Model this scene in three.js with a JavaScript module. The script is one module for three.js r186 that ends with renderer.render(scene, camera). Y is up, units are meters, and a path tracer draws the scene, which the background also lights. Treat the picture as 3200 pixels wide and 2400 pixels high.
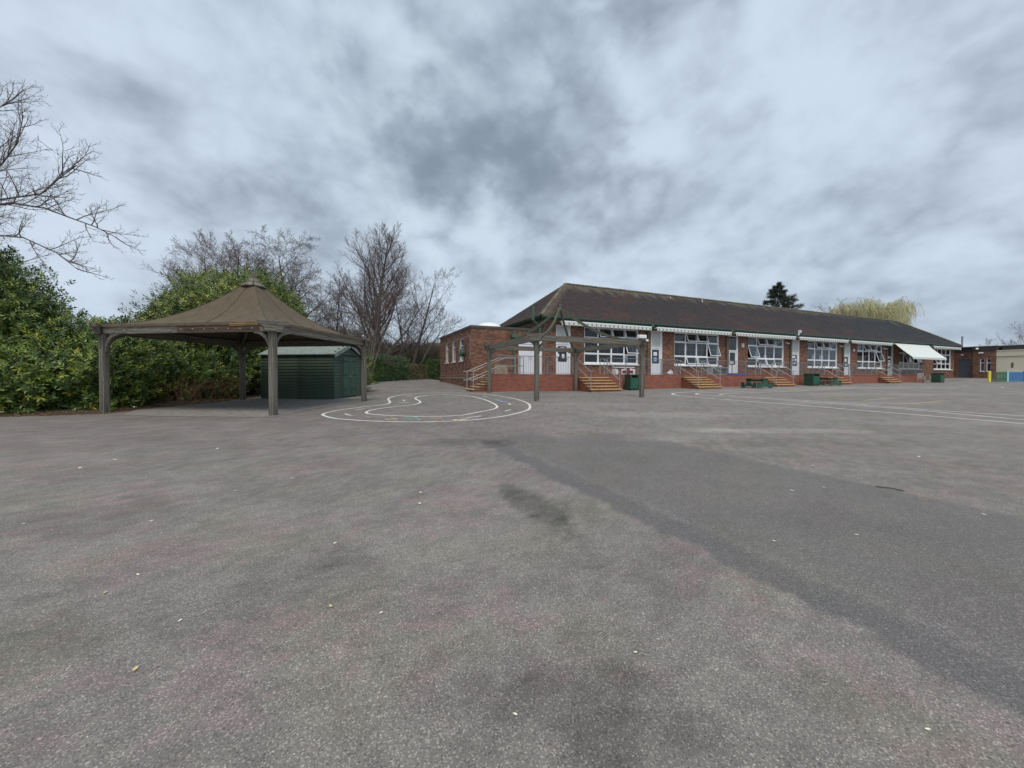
import * as THREE from 'three';
import { mergeGeometries } from 'three/addons/utils/BufferGeometryUtils.js';
import { RoundedBoxGeometry } from 'three/addons/geometries/RoundedBoxGeometry.js';
import { createNoise2D, createNoise3D } from 'simplex-noise';

// ------------------------------------------------------------------ camera, sky, sun, exposure
function rng(seed) {
  let a = seed >>> 0;
  return () => { a = (a + 0x6D2B79F5) | 0; let t = Math.imul(a ^ (a >>> 15), 1 | a); t = (t + Math.imul(t ^ (t >>> 7), 61 | t)) ^ t; return ((t ^ (t >>> 14)) >>> 0) / 4294967296; };
}
const n2 = createNoise2D(rng(11)), n3 = createNoise3D(rng(23));
const ss = (a, b, x) => { const t = Math.min(1, Math.max(0, (x - a) / (b - a))); return t * t * (3 - 2 * t); };
const lerp = (a, b, t) => a + (b - a) * t;
const clamp = (x, a, b) => Math.min(b, Math.max(a, x));

const EXPOSURE = 1.32;
const scene = new THREE.Scene();
const CAM_Y = 1.25, FOCAL = 1202, MID_X = 1600, HORIZON = 1178;     // photograph pixels, 3200 x 2400
const camera = new THREE.PerspectiveCamera(2 * Math.atan(1200 / FOCAL) * 180 / Math.PI, 4 / 3, 0.05, 2000);
camera.position.set(0, CAM_Y, 0);
camera.rotation.x = -Math.atan(22 / FOCAL);
scene.add(camera);

function makeSky() {
  const W = 4096, H = 2048, data = new Float32Array(W * H * 4);
  const fbm = (x, y, z, o) => { let s = 0, a = 0.5, f = 1; for (let i = 0; i < o; i++) { s += a * n3(x * f, y * f, z * f); a *= 0.5; f *= 2.03; } return s; };
  // broad banks of cloud, placed by the direction in which they are seen
  const banks = [
    [1540, 230, 200, 330, -0.62], [2060, 40, 190, 130, -0.60], [1640, 560, 300, 130, -0.42], [1830, 480, 120, 120, -0.20], [470, 330, 300, 170, -0.22], [760, 610, 330, 110, -0.24],
    [2420, 720, 420, 150, -0.20], [3000, 640, 300, 160, -0.12], [2900, 300, 350, 260, -0.02], [1250, 420, 200, 90, -0.18], [1280, 60, 120, 120, -0.15],
    [80, 60, 420, 150, 0.38], [1060, 110, 260, 110, 0.34], [1310, 140, 70, 70, 0.45], [1900, 220, 140, 170, 0.42], [2020, 400, 110, 90, 0.30], [1250, 340, 60, 70, 0.34], [2330, 170, 200, 170, 0.34],
    [2700, 230, 420, 230, 0.22], [1440, 760, 250, 90, 0.24], [1840, 830, 160, 60, 0.26], [2900, 800, 260, 60, 0.26], [350, 730, 330, 90, 0.26], [900, 470, 160, 70, 0.12], [2100, 20, 60, 40, 0.1], [1830, 10, 50, 40, 0.45], [620, 480, 80, 60, 0.12],
  ];
  for (let j = 0; j < H; j++) {
    const el = ((j + 0.5) / H - 0.5) * Math.PI, y = Math.sin(el), c = Math.cos(el);
    for (let i = 0; i < W; i++) {
      const az = ((i + 0.5) / W - 0.5) * 2 * Math.PI, x = c * Math.cos(az), z = c * Math.sin(az), k = (j * W + i) * 4;
      if (y < -0.02) { data[k] = 0.2; data[k + 1] = 0.2; data[k + 2] = 0.2; data[k + 3] = 1; continue; }
      const q = 1 / (0.75 + 0.5 * Math.max(y, 0)), px = x * q * 2, py = Math.max(y, 0) * q * 2.7, pz = z * q * 2;
      const wx = fbm(px * 0.9 + 3, py * 0.9, pz * 0.9 + 1.7, 3), wz = fbm(px * 0.9, py * 0.9 + 5.2, pz * 0.9 + 9, 3);
      const big = fbm(px * 0.75 + wx * 0.3 + 5, py * 0.75, pz * 0.75 + wz * 0.3, 4);
      const mid = fbm(px * 1.7 + wx * 0.3, py * 1.9 + wz * 0.3, pz * 1.7 + 4.4, 7);
      const puff = Math.abs(fbm(px * 1.9 + 2, py * 2.1 + 6.1 + wx * 0.3, pz * 1.9, 7)), fine = fbm(px * 7, py * 8, pz * 7 + 8.1, 5);
      let grey = 0.27 + 0.24 * big + 0.40 * mid - 0.46 * (puff - 0.18) + 0.09 * fine;    // how thick the cloud is
      if (z < -0.05) {
        const X = MID_X + FOCAL * x / -z + 240 * fbm(px * 1.8 + 7, py * 1.8, pz * 1.8 + 2.2, 6), Y = HORIZON - FOCAL * y / -z + 200 * fbm(px * 1.8, py * 1.8 + 7, pz * 1.8 + 3.2, 6);
        let add = 0;
        for (const [bx, by, rx, ry, a] of banks) { const d = ((X - bx) / rx) ** 2 + ((Y - by) / ry) ** 2; if (d < 9) add += a * Math.exp(-d * 0.75); }
        grey -= add * 0.66 * ss(0.05, 0.3, -z);
      }
      const b = 1.0 - 0.95 * ss(-0.15, 1.10, grey);
      const lilac = 0.008 * n3(x * 1.3 + 4, y * 1.3, z * 1.3);
      const r = lerp(0.225, 0.618, b) + lilac, g = lerp(0.278, 0.725, b) - lilac * 0.2, bl = lerp(0.362, 0.845, b) + lilac;
      const bright = 1 / EXPOSURE;
      data[k] = r * bright; data[k + 1] = g * bright; data[k + 2] = bl * bright; data[k + 3] = 1;
    }
  }
  const t = new THREE.DataTexture(data, W, H, THREE.RGBAFormat, THREE.FloatType);
  t.mapping = THREE.EquirectangularReflectionMapping; t.magFilter = THREE.LinearFilter; t.minFilter = THREE.LinearFilter; t.needsUpdate = true;
  return t;
}
const skyTexture = makeSky();
scene.background = skyTexture; scene.environment = skyTexture;
const sun = new THREE.DirectionalLight(0xfff4e6, 1.5);
sun.position.set(4, 70, 20); sun.target.position.set(0, 0, -20); sun.castShadow = true; sun.shadow.radius = 45;
Object.assign(sun.shadow.camera, { left: -70, right: 70, top: 60, bottom: -60, near: 1, far: 220 }); sun.shadow.mapSize.set(4096, 4096);
scene.add(sun, sun.target);

// ------------------------------------------------------------------ places
const DECK_Y = 1.40, CT = 0.9158, ST = 0.4017, TURN = Math.atan2(ST, CT);
function toB(x, D) { return [(x - 9.99) * CT + (D - 28.51) * ST, (x - 9.99) * ST - (D - 28.51) * CT]; }
function bpt(u, v, w) { return new THREE.Vector3(9.99 + u * CT + w * ST, DECK_Y + v, -(28.51 + u * ST - w * CT)); }
function gh(x, z) {
  const D = -z, [u] = toB(x, D);
  return 0.018 * clamp(D, -60, 70) + 0.35 * ss(17, 31, D) * (1 - ss(-13.5, -9, u)) + 0.25 * ss(34, 48, u);
}
function onGround(px, py, lift = 0) {                               // where the ground is seen at that pixel
  const tx = (px - MID_X) / FOCAL, ty = (py - HORIZON) / FOCAL;
  let D = 1.25 / (ty + 0.018);
  for (let i = 0; i < 40; i++) { const want = (CAM_Y - gh(tx * D, -D)) / Math.max(ty, 0.004); D += (clamp(want, 0.5, 160) - D) * 0.35; }
  return new THREE.Vector3(tx * D, gh(tx * D, -D) + lift, -D);
}
const at = (px, D) => (px - MID_X) / FOCAL * D;
const gp = (x, D, lift = 0) => new THREE.Vector3(x, gh(x, -D) + lift, -D);

// ------------------------------------------------------------------ helpers
const taken = {};
function numbered(n) { if (!(n in taken)) { taken[n] = 0; return n; } taken[n]++; return n + '_' + String(taken[n]).padStart(3, '0'); }
function shadows(o) { o.traverse((m) => { if (m.isMesh) { m.castShadow = true; m.receiveShadow = true; } }); }
function thing(name, label, category, pos, turn = 0, group) {
  const g = new THREE.Group(); g.name = numbered(name); g.userData = { label, category };
  if (group) g.userData.group = group;
  if (pos) g.position.copy(pos); g.rotation.y = turn; scene.add(g); return g;
}
function part(name, geo, mat, parent, label) {
  const m = new THREE.Mesh(geo, mat); m.name = name; if (label) m.userData.label = label;
  m.castShadow = true; m.receiveShadow = true; parent.add(m); return m;
}
function sub(name, parent, x = 0, y = 0, z = 0) { const g = new THREE.Group(); g.name = name; g.position.set(x, y, z); parent.add(g); return g; }
function solo(name, geo, mat, label, category, group) {
  const m = new THREE.Mesh(geo, mat); m.name = numbered(name); m.userData = { label, category }; if (group) m.userData.group = group;
  m.castShadow = true; m.receiveShadow = true; scene.add(m); return m;
}
function structure(name, geo, mat) { const m = new THREE.Mesh(geo, mat); m.name = numbered(name); m.userData = { kind: 'structure' }; m.receiveShadow = true; m.castShadow = true; scene.add(m); return m; }
function uvBox(g) {                                                  // uv in metres, v along the longest side
  g.computeBoundingBox(); const s = g.boundingBox.getSize(new THREE.Vector3()).toArray(), long = s.indexOf(Math.max(...s));
  const p = g.attributes.position, n = g.attributes.normal, uv = new Float32Array(p.count * 2);
  for (let i = 0; i < p.count; i++) {
    const a = [p.getX(i), p.getY(i), p.getZ(i)], m = [Math.abs(n.getX(i)), Math.abs(n.getY(i)), Math.abs(n.getZ(i))], ax = m.indexOf(Math.max(...m));
    const o = [0, 1, 2].filter((k) => k !== ax); if (o[0] === long) o.reverse();
    uv[2 * i] = a[o[0]] + 0.37 * ax; uv[2 * i + 1] = a[o[1]];
  }
  g.setAttribute('uv', new THREE.BufferAttribute(uv, 2)); return g;
}
function bx(x0, x1, y0, y1, z0, z1) { const g = new THREE.BoxGeometry(Math.abs(x1 - x0), Math.abs(y1 - y0), Math.abs(z1 - z0)); g.translate((x0 + x1) / 2, (y0 + y1) / 2, (z0 + z1) / 2); return uvBox(g); }
function rb(x0, x1, y0, y1, z0, z1, r = 0.01) { const g = new RoundedBoxGeometry(Math.abs(x1 - x0), Math.abs(y1 - y0), Math.abs(z1 - z0), 1, r); g.translate((x0 + x1) / 2, (y0 + y1) / 2, (z0 + z1) / 2); return uvBox(g); }
const mg = (a) => mergeGeometries(a.map((g) => { const q = g.index ? g.toNonIndexed() : g; for (const k of Object.keys(q.attributes)) if (!['position', 'normal', 'uv'].includes(k)) q.deleteAttribute(k); return q; }));
function cyl(x, y0, y1, z, r0, r1 = r0, n = 12) { const g = new THREE.CylinderGeometry(r1, r0, y1 - y0, n); g.translate(x, (y0 + y1) / 2, z); return g; }
const V = (x, y, z) => new THREE.Vector3(x, y, z);
function rod(a, b, r, n = 8, r2 = r) {
  const d = b.clone().sub(a), g = new THREE.CylinderGeometry(r2, r, d.length(), n);
  g.applyQuaternion(new THREE.Quaternion().setFromUnitVectors(V(0, 1, 0), d.clone().normalize())); g.translate((a.x + b.x) / 2, (a.y + b.y) / 2, (a.z + b.z) / 2); return g;
}
function beam(a, b, w, h) {                                          // a squared timber from a to b, h upright
  const d = b.clone().sub(a), L = d.length(), g = uvBox(new RoundedBoxGeometry(w, h, L, 1, Math.min(w, h) * 0.08));
  const m = new THREE.Matrix4().lookAt(a, b, V(0, 1, 0)); g.applyMatrix4(m); g.translate((a.x + b.x) / 2, (a.y + b.y) / 2, (a.z + b.z) / 2); return g;
}
function tube(pts, r, seg = 24, n = 8) { return new THREE.TubeGeometry(new THREE.CatmullRomCurve3(pts, false, 'catmullrom', 0.15), seg, r, n); }
function polyTube(pts, r, n = 7) { const a = []; for (let i = 0; i + 1 < pts.length; i++) { a.push(rod(pts[i], pts[i + 1], r, n)); if (i) { const s = new THREE.SphereGeometry(r * 1.02, 7, 5); s.translate(pts[i].x, pts[i].y, pts[i].z); a.push(s); } } return mg(a); }
function geoFrom(pos, idx, col, uv) {
  const g = new THREE.BufferGeometry(); g.setAttribute('position', new THREE.Float32BufferAttribute(pos, 3)); if (idx) g.setIndex(idx);
  if (col) g.setAttribute('color', new THREE.Float32BufferAttribute(col, 3)); if (uv) g.setAttribute('uv', new THREE.Float32BufferAttribute(uv, 2));
  g.computeVertexNormals(); return g;
}

// ------------------------------------------------------------------ textures and materials
const enc = (l) => { l = clamp(l, 0, 1); return 255 * (l <= 0.0031308 ? 12.92 * l : 1.055 * l ** (1 / 2.4) - 0.055); };
function tex(W, H, fn, repeat = 1, srgb = true) {
  const d = new Uint8Array(W * H * 4);
  for (let j = 0; j < H; j++) for (let i = 0; i < W; i++) { const c = fn(i / W, j / H, i, j), k = (j * W + i) * 4; for (let q = 0; q < 3; q++) { const v = Array.isArray(c) ? c[q] : c; d[k + q] = srgb ? enc(v) : 255 * clamp(v, 0, 1); } d[k + 3] = 255; }
  const t = new THREE.DataTexture(d, W, H); t.wrapS = t.wrapT = THREE.RepeatWrapping; t.magFilter = THREE.LinearFilter; t.minFilter = THREE.LinearMipmapLinearFilter; t.generateMipmaps = true;
  if (srgb) t.colorSpace = THREE.SRGBColorSpace; t.repeat.set(repeat, repeat); t.needsUpdate = true; return t;
}
// noise that repeats with period 1
const tn = (u, v, f, s = 0) => { const a = u * 2 * Math.PI, b = v * 2 * Math.PI, R = f / (2 * Math.PI); return n3(Math.cos(a) * R + s, Math.sin(a) * R + Math.cos(b) * R * 1.3, Math.sin(b) * R * 1.3 + s * 1.7); };
function makeTarmac() {                                              // chippings in worn binder, 4 m square
  const N = 2048, h = new Float32Array(N * N), r = rng(5), tone = new Float32Array(N * N).fill(0.36);
  for (let i = 0; i < N * N; i++) { tone[i] = 0.29 + 0.10 * (r() - 0.5); h[i] = 0.35 + 0.2 * r(); }
  const stamp = (x, y, a, b, th, t, hh) => {
    const c = Math.cos(th), s = Math.sin(th), R = Math.ceil(a);
    for (let j = -R; j <= R; j++) for (let i = -R; i <= R; i++) {
      const p = (i * c + j * s) / a, q = (j * c - i * s) / b, d = p * p + q * q; if (d > 1) continue;
      const k = ((y + j + N) % N) * N + (x + i + N) % N; tone[k] = lerp(tone[k], t, 0.85); h[k] = Math.max(h[k], hh * (1 - 0.5 * d));
    }
  };
  for (let i = 0; i < 420000; i++) { const a = 1.0 + 1.5 * r() * r() + (r() < 0.02 ? 1.2 : 0), v = r(); stamp((r() * N) | 0, (r() * N) | 0, a, a * (0.55 + 0.4 * r()), r() * 3.14, v < 0.55 ? 0.38 + 0.32 * r() : 0.14 + 0.14 * r(), 0.55 + 0.45 * r()); }
  for (let i = 0; i < 700; i++) stamp((r() * N) | 0, (r() * N) | 0, 1.0 + 1.0 * r(), 1 + 0.6 * r(), r() * 3.14, 0.85 + 0.5 * r(), 1);
  const col = new Uint8Array(N * N * 4), bump = new Uint8Array(N * N * 4);
  for (let j = 0; j < N; j++) for (let i = 0; i < N; i++) {
    const k = j * N + i; const t = tone[k];
    col[4 * k] = enc(t); col[4 * k + 1] = enc(t); col[4 * k + 2] = enc(t * 0.985); col[4 * k + 3] = 255;
    bump[4 * k] = bump[4 * k + 1] = bump[4 * k + 2] = clamp(h[k], 0, 1) * 255; bump[4 * k + 3] = 255;
  }
  const mk = (d, s) => { const t = new THREE.DataTexture(d, N, N); t.wrapS = t.wrapT = THREE.RepeatWrapping; t.magFilter = THREE.LinearFilter; t.minFilter = THREE.LinearMipmapLinearFilter; t.generateMipmaps = true; if (s) t.colorSpace = THREE.SRGBColorSpace; t.needsUpdate = true; return t; };
  return [mk(col, true), mk(bump, false)];
}
const [tarmacMap, tarmacBump] = makeTarmac();
const woodTone = (u, v) => { const w = u + 0.02 * tn(u, v, 2, 1), streak = tn(w, v * 0.04, 34, 4), broad = tn(w, v * 0.06, 9, 7), fleck = tn(u, v * 0.3, 70, 2), knot = Math.max(0, tn(u, v, 4.5, 13) - 0.55); return [streak, broad, fleck, knot]; };
const grain = tex(256, 1024, (u, v) => { const [a, b, c, k] = woodTone(u, v), crack = Math.max(0, a - 0.35) * 0.75; return 0.62 + 0.36 * b + 0.14 * c + 0.08 * a - crack - 0.5 * k; }, 1); grain.repeat.set(2.2, 0.55);
const grainBump = tex(256, 1024, (u, v) => { const [a, b, c] = woodTone(u, v); return 0.55 - 0.5 * Math.max(0, a - 0.2) + 0.15 * c; }, 1, false); grainBump.repeat.set(2.2, 0.55);
const mottle = tex(512, 512, (u, v) => 0.72 + 0.13 * tn(u, v, 7, 1) + 0.09 * tn(u, v, 19, 4) + 0.10 * tn(u, v, 60, 9), 0.5);
const mottleBump = tex(512, 512, (u, v) => 0.5 + 0.2 * tn(u, v, 19, 4) + 0.25 * tn(u, v, 90, 9), 0.5, false);
const weave = tex(512, 512, (u, v) => { const s = Math.max(0, tn(u, v * 0.3, 14, 6)); return [0.70, 0.69, 0.67].map((c, q) => c + 0.07 * tn(u, v, 5, 2) + 0.06 * tn(u, v, 23, 5) - 0.12 * s + (q === 1 ? 0.02 * tn(u, v, 3, 8) : 0)); }, 0.5);
const barkMap = tex(256, 512, (u, v) => 0.66 + 0.2 * tn(u, v * 0.4, 30, 3) + 0.12 * tn(u, v, 12, 6), 1);

const std = (o) => new THREE.MeshStandardMaterial(o);
const rgb = (r, g, b) => new THREE.Color().setRGB(r, g, b);
const M = {
  tarmac: std({ color: rgb(1, 1, 1), vertexColors: true, map: tarmacMap, bumpMap: tarmacBump, bumpScale: 0.006, roughness: 0.92 }),
  concrete: std({ color: rgb(0.325, 0.30, 0.275), map: mottle, bumpMap: mottleBump, bumpScale: 0.004, roughness: 0.95 }),
  kerb: std({ color: rgb(0.30, 0.29, 0.28), map: mottle, roughness: 0.95 }),
  linePaint: std({ color: rgb(0.95, 0.94, 0.86), map: mottle, roughness: 0.8 }),
  yellowPaint: std({ color: rgb(0.62, 0.52, 0.28), map: mottle, roughness: 0.8 }),
  fadedWhite: std({ color: rgb(0.52, 0.52, 0.51), map: mottle, roughness: 0.85 }),
  ringYellow: std({ color: rgb(0.92, 0.80, 0.48), map: mottle, roughness: 0.85 }),
  ringGreen: std({ color: rgb(0.38, 0.72, 0.56), map: mottle, roughness: 0.85 }),
  ringBlue: std({ color: rgb(0.48, 0.57, 0.68), map: mottle, roughness: 0.85 }),
  ringOrange: std({ color: rgb(0.80, 0.50, 0.34), map: mottle, roughness: 0.85 }),
  ringPink: std({ color: rgb(0.60, 0.42, 0.40), map: mottle, roughness: 0.85 }),
  greyWood: std({ color: rgb(0.275, 0.255, 0.21), map: grain, bumpMap: grainBump, bumpScale: 0.012, roughness: 0.9 }),
  greenWood: std({ color: rgb(0.165, 0.180, 0.120), map: grain, bumpMap: grainBump, bumpScale: 0.01, roughness: 0.9 }),
  redWood: std({ color: rgb(0.155, 0.100, 0.070), map: grain, bumpMap: grainBump, bumpScale: 0.01, roughness: 0.9 }),
  ply: std({ color: rgb(0.42, 0.25, 0.10), map: grain, roughness: 0.85 }),
  canvas: std({ color: rgb(0.168, 0.130, 0.086), map: weave, bumpMap: mottleBump, bumpScale: 0.004, roughness: 0.92, side: THREE.DoubleSide }),
  seam: std({ color: rgb(0.085, 0.072, 0.052), roughness: 0.95 }),
  shedBoard: std({ color: rgb(0.095, 0.155, 0.108), map: grain, bumpMap: grainBump, bumpScale: 0.006, roughness: 0.75 }),
  shedDoor: std({ color: rgb(0.075, 0.165, 0.115), map: grain, bumpMap: grainBump, bumpScale: 0.003, roughness: 0.65 }),
  felt: std({ color: rgb(0.30, 0.355, 0.32), map: mottle, bumpMap: mottleBump, bumpScale: 0.004, roughness: 0.95 }),
  mortar: std({ color: rgb(0.42, 0.32, 0.24), map: mottle, roughness: 0.98 }),
  mortarRed: std({ color: rgb(0.50, 0.30, 0.23), map: mottle, roughness: 0.98 }),
  bricks: std({ color: rgb(1, 1, 1), vertexColors: true, bumpMap: mottleBump, bumpScale: 0.003, roughness: 0.95 }),
  coping: std({ color: rgb(0.14, 0.13, 0.115), map: mottle, roughness: 0.9 }),
  plinth: std({ color: rgb(0.48, 0.35, 0.26), map: mottle, roughness: 0.9 }),
  white: std({ color: rgb(0.88, 0.89, 0.90), roughness: 0.35 }),
  whiteDoor: std({ color: rgb(0.82, 0.84, 0.89), roughness: 0.4 }),
  panel: std({ color: rgb(0.56, 0.60, 0.58), roughness: 0.5 }),
  paper: std({ color: rgb(0.85, 0.86, 0.88), roughness: 0.9 }),
  paperBlue: std({ color: rgb(0.28, 0.45, 0.72), roughness: 0.8 }),
  glass: new THREE.MeshPhysicalMaterial({ color: rgb(0.78, 0.83, 0.87), transmission: 1, thickness: 0, roughness: 0.02, ior: 1.45 }),
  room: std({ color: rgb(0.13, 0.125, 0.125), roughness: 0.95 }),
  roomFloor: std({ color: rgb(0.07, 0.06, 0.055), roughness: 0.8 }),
  roomTable: std({ color: rgb(0.26, 0.21, 0.15), roughness: 0.6 }),
  tile: std({ color: rgb(1, 1, 1), roughness: 0.95, bumpMap: mottleBump, bumpScale: 0.004 }),
  roofBase: std({ color: rgb(0.07, 0.055, 0.05), roughness: 0.95 }),
  ridge: std({ color: rgb(0.23, 0.205, 0.15), map: mottle, roughness: 0.95 }),
  ridge2: std({ color: rgb(0.17, 0.145, 0.11), map: mottle, roughness: 0.95 }),
  greenPaint: std({ color: rgb(0.032, 0.075, 0.055), roughness: 0.5 }),
  pipeGreen: std({ color: rgb(0.058, 0.135, 0.085), roughness: 0.5 }),
  pipeOlive: std({ color: rgb(0.10, 0.135, 0.085), roughness: 0.55 }),
  awning: std({ color: rgb(0.70, 0.75, 0.715), bumpMap: mottleBump, bumpScale: 0.004, roughness: 0.85, side: THREE.DoubleSide }),
  awningStripe: std({ color: rgb(0.42, 0.56, 0.49), map: weave, roughness: 0.85, side: THREE.DoubleSide }),
  galv: std({ color: rgb(0.30, 0.31, 0.33), roughness: 0.45, metalness: 0.6 }),
  galvPale: std({ color: rgb(0.42, 0.41, 0.40), roughness: 0.5, metalness: 0.35 }),
  stepBrick: std({ color: rgb(0.33, 0.115, 0.065), map: mottle, roughness: 0.95 }),
  nosing: std({ color: rgb(0.86, 0.60, 0.27), map: mottle, roughness: 0.8 }),
  binGreen: std({ color: rgb(0.022, 0.070, 0.040), roughness: 0.5 }),
  plasticGreen: std({ color: rgb(0.020, 0.105, 0.068), roughness: 0.55 }),
  tableTop: std({ color: rgb(0.36, 0.30, 0.20), map: grain, roughness: 0.8 }),
  teak: std({ color: rgb(0.62, 0.56, 0.49), map: grain, roughness: 0.85 }),
  darkMetal: std({ color: rgb(0.02, 0.022, 0.022), roughness: 0.5 }),
  greyDoor: std({ color: rgb(0.105, 0.115, 0.135), roughness: 0.5 }),
  render: std({ color: rgb(0.70, 0.645, 0.50), bumpMap: mottleBump, bumpScale: 0.006, roughness: 0.95 }),
  fascia: std({ color: rgb(0.045, 0.036, 0.036), roughness: 0.6 }),
  leadRoof: std({ color: rgb(0.34, 0.36, 0.40), roughness: 0.7 }),
  soil: std({ color: rgb(0.085, 0.062, 0.043), map: mottle, bumpMap: mottleBump, bumpScale: 0.03, roughness: 1 }),
  bark: std({ color: rgb(0.160, 0.142, 0.125), map: barkMap, roughness: 1 }),
  barkPale: std({ color: rgb(0.235, 0.205, 0.165), map: barkMap, roughness: 1 }),
  twig: std({ color: rgb(0.165, 0.138, 0.125), roughness: 1 }),
  twigRed: std({ color: rgb(0.200, 0.150, 0.145), roughness: 1 }),
  deadTwig: std({ color: rgb(0.215, 0.125, 0.075), roughness: 1 }),
  leafMass: std({ color: rgb(0.062, 0.110, 0.022), roughness: 0.9 }),
  leaf: std({ color: rgb(1, 1, 1), roughness: 0.42, side: THREE.DoubleSide }),
  leafMatt: std({ color: rgb(1, 1, 1), roughness: 0.8, side: THREE.DoubleSide }),
  yellowPost: std({ color: rgb(0.80, 0.68, 0.06), roughness: 0.6 }),
  fenceOlive: std({ color: rgb(0.10, 0.10, 0.07), roughness: 0.7 }), fenceGreen: std({ color: rgb(0.04, 0.17, 0.10), roughness: 0.65 }), fenceBlue: std({ color: rgb(0.05, 0.21, 0.48), roughness: 0.6 }),
  fencePurple: std({ color: rgb(0.10, 0.06, 0.22), roughness: 0.6 }), fenceRed: std({ color: rgb(0.42, 0.045, 0.045), roughness: 0.6 }), fenceMint: std({ color: rgb(0.40, 0.62, 0.54), roughness: 0.6 }),
  petal: std({ color: rgb(0.86, 0.80, 0.62), roughness: 0.8, side: THREE.DoubleSide }), deadLeaf: std({ color: rgb(0.62, 0.50, 0.24), roughness: 0.85, side: THREE.DoubleSide }),
  darkRed: std({ color: rgb(0.20, 0.02, 0.03), roughness: 0.8 }), blueBox: std({ color: rgb(0.04, 0.09, 0.42), roughness: 0.5 }), greyBox: std({ color: rgb(0.42, 0.44, 0.43), roughness: 0.6 }),
};

// ------------------------------------------------------------------ the playground
function tarmacColour(x, D, out) {
  const q = x * 0.908 + D * 0.418, along = x * 0.418 - D * 0.908;
  const a = n2(x * 0.35 + 7, D * 0.35), b = n2(x * 1.1 + 2, D * 1.1 + 5), c = n2(x * 3.7, D * 3.7 + 9), e = n2(x * 11 + 3, D * 11), f2 = n2(x * 24, D * 24 + 4);
  let lum = 0.335 + 0.028 * a + 0.034 * b + 0.040 * c + 0.038 * e + 0.028 * f2;
  let red = ss(-0.05, 0.6, 0.50 * n2(x * 0.6 + 31, D * 0.6 + 12) + 0.40 * n2(x * 2.4 + 11, D * 2.4) + 0.34 * n2(x * 7, D * 7 + 3));
  red *= 0.45 + 0.75 * ss(-0.5, 0.6, 0.6 * e + 0.5 * f2);
  let green = ss(0.1, 0.7, n2(x * 0.9 + 50, D * 0.9 + 20)) * 0.5, blue = 0;
  const wob = 0.05 * n2(x * 1.7, D * 1.7) + 0.02 * c;
  const far = ss(7.0, 7.6, D + 0.6 * n2(x * 0.6, 3));
  if (q > 2.26 + wob && q < 5.28 + wob && far < 1) {                 // the newer strip
    const k = (1 - far) * ss(2.26, 2.30, q - wob) * (1 - ss(5.2, 5.32, q - wob));
    lum = lerp(lum, 0.262 + 0.014 * a + 0.016 * b + 0.018 * e + 0.014 * f2, k); red *= 1 - 0.72 * k; blue = 0.4 * k;
    if (q - wob < 2.62) { const s = k * (1 - ss(2.52, 2.64, q - wob)); lum = lerp(lum, 0.226 + 0.012 * c, s * 0.85); red *= 1 - s; blue = Math.max(blue, 0.9 * s); }
    if (Math.abs(q - wob - 2.64) < 0.03) lum += 0.03 * k;
  }
  const spot = (sx, sD, rx, rD, amt) => { const d = ((x - sx) / rx) ** 2 + ((D - sD) / rD) ** 2 + 0.5 * n2(x * 2.4 + sx, D * 2.4) + 0.25 * c; return amt * (1 - ss(0.45, 1.25, d)); };
  { const d = ((q - 1.66) / 0.20) ** 2 + ((along + 3.2) / 0.72) ** 2 + 0.22 * n2(x * 3, D * 3) + 0.1 * e; lum -= 0.13 * (1 - ss(0.55, 1.15, d)); red *= ss(0.5, 1.2, d); }
  lum -= spot(-1.05, 2.48, 0.20, 0.22, 0.06) + spot(0.35, 1.42, 0.42, 0.24, 0.08) + spot(-3.6, 3.2, 1.1, 0.55, 0.05) + spot(-0.75, 6.6, 0.9, 0.45, 0.06) + spot(5.2, 6.6, 2.2, 0.5, 0.05) + spot(4.4, 2.9, 1.3, 0.6, 0.0);
  lum += spot(5.6, 7.9, 1.9, 0.34, 0.13) + spot(4.4, 10.8, 2.0, 0.8, 0.10) + spot(2.7, 7.0, 1.0, 0.3, 0.06) + spot(10.5, 9.0, 2.5, 0.5, 0.05) + spot(4.2, 8.0, 0.7, 0.3, 0.07) + spot(20, 20, 6, 1.2, 0.07) + spot(13, 14.5, 4, 0.7, 0.07) + spot(26, 27, 7, 1.5, 0.07) + spot(2.5, 14, 3, 0.6, 0.05);
  const line = 5.9 + 0.115 * (x + 6) + 0.08 * n2(x * 0.5, 1);        // edge of the old surface
  if (x < 1.2) { lum -= 0.035 * ss(line, line + 0.06, D) * (1 - ss(-0.4, 1.2, x)); red = Math.max(red, 0.35 * ss(line, line + 0.2, D) * (1 - ss(line + 4, line + 8, D))); if (Math.abs(D - line) < 0.04) lum -= 0.04; }
  out[0] = 2.05 * lum * (1 + 0.062 + 0.100 * red - 0.014 * green - 0.03 * blue); out[1] = 2.05 * lum * (0.993 - 0.075 * red + 0.012 * green - 0.005 * blue); out[2] = 2.05 * lum * (0.92 - 0.005 * red - 0.085 * green + 0.07 * blue);
  for (let i = 0; i < 3; i++) out[i] *= 0.87;
}
function axis(lo, hi, fine, grow, from) { const up = [], dn = []; let v = from; while (v < hi) { up.push(v); v += Math.max(fine, grow * Math.abs(v)); } up.push(hi); v = from; while (v > lo) { v -= Math.max(fine, grow * Math.abs(v)); dn.push(Math.max(v, lo)); } return [...dn.reverse(), ...up]; }
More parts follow.
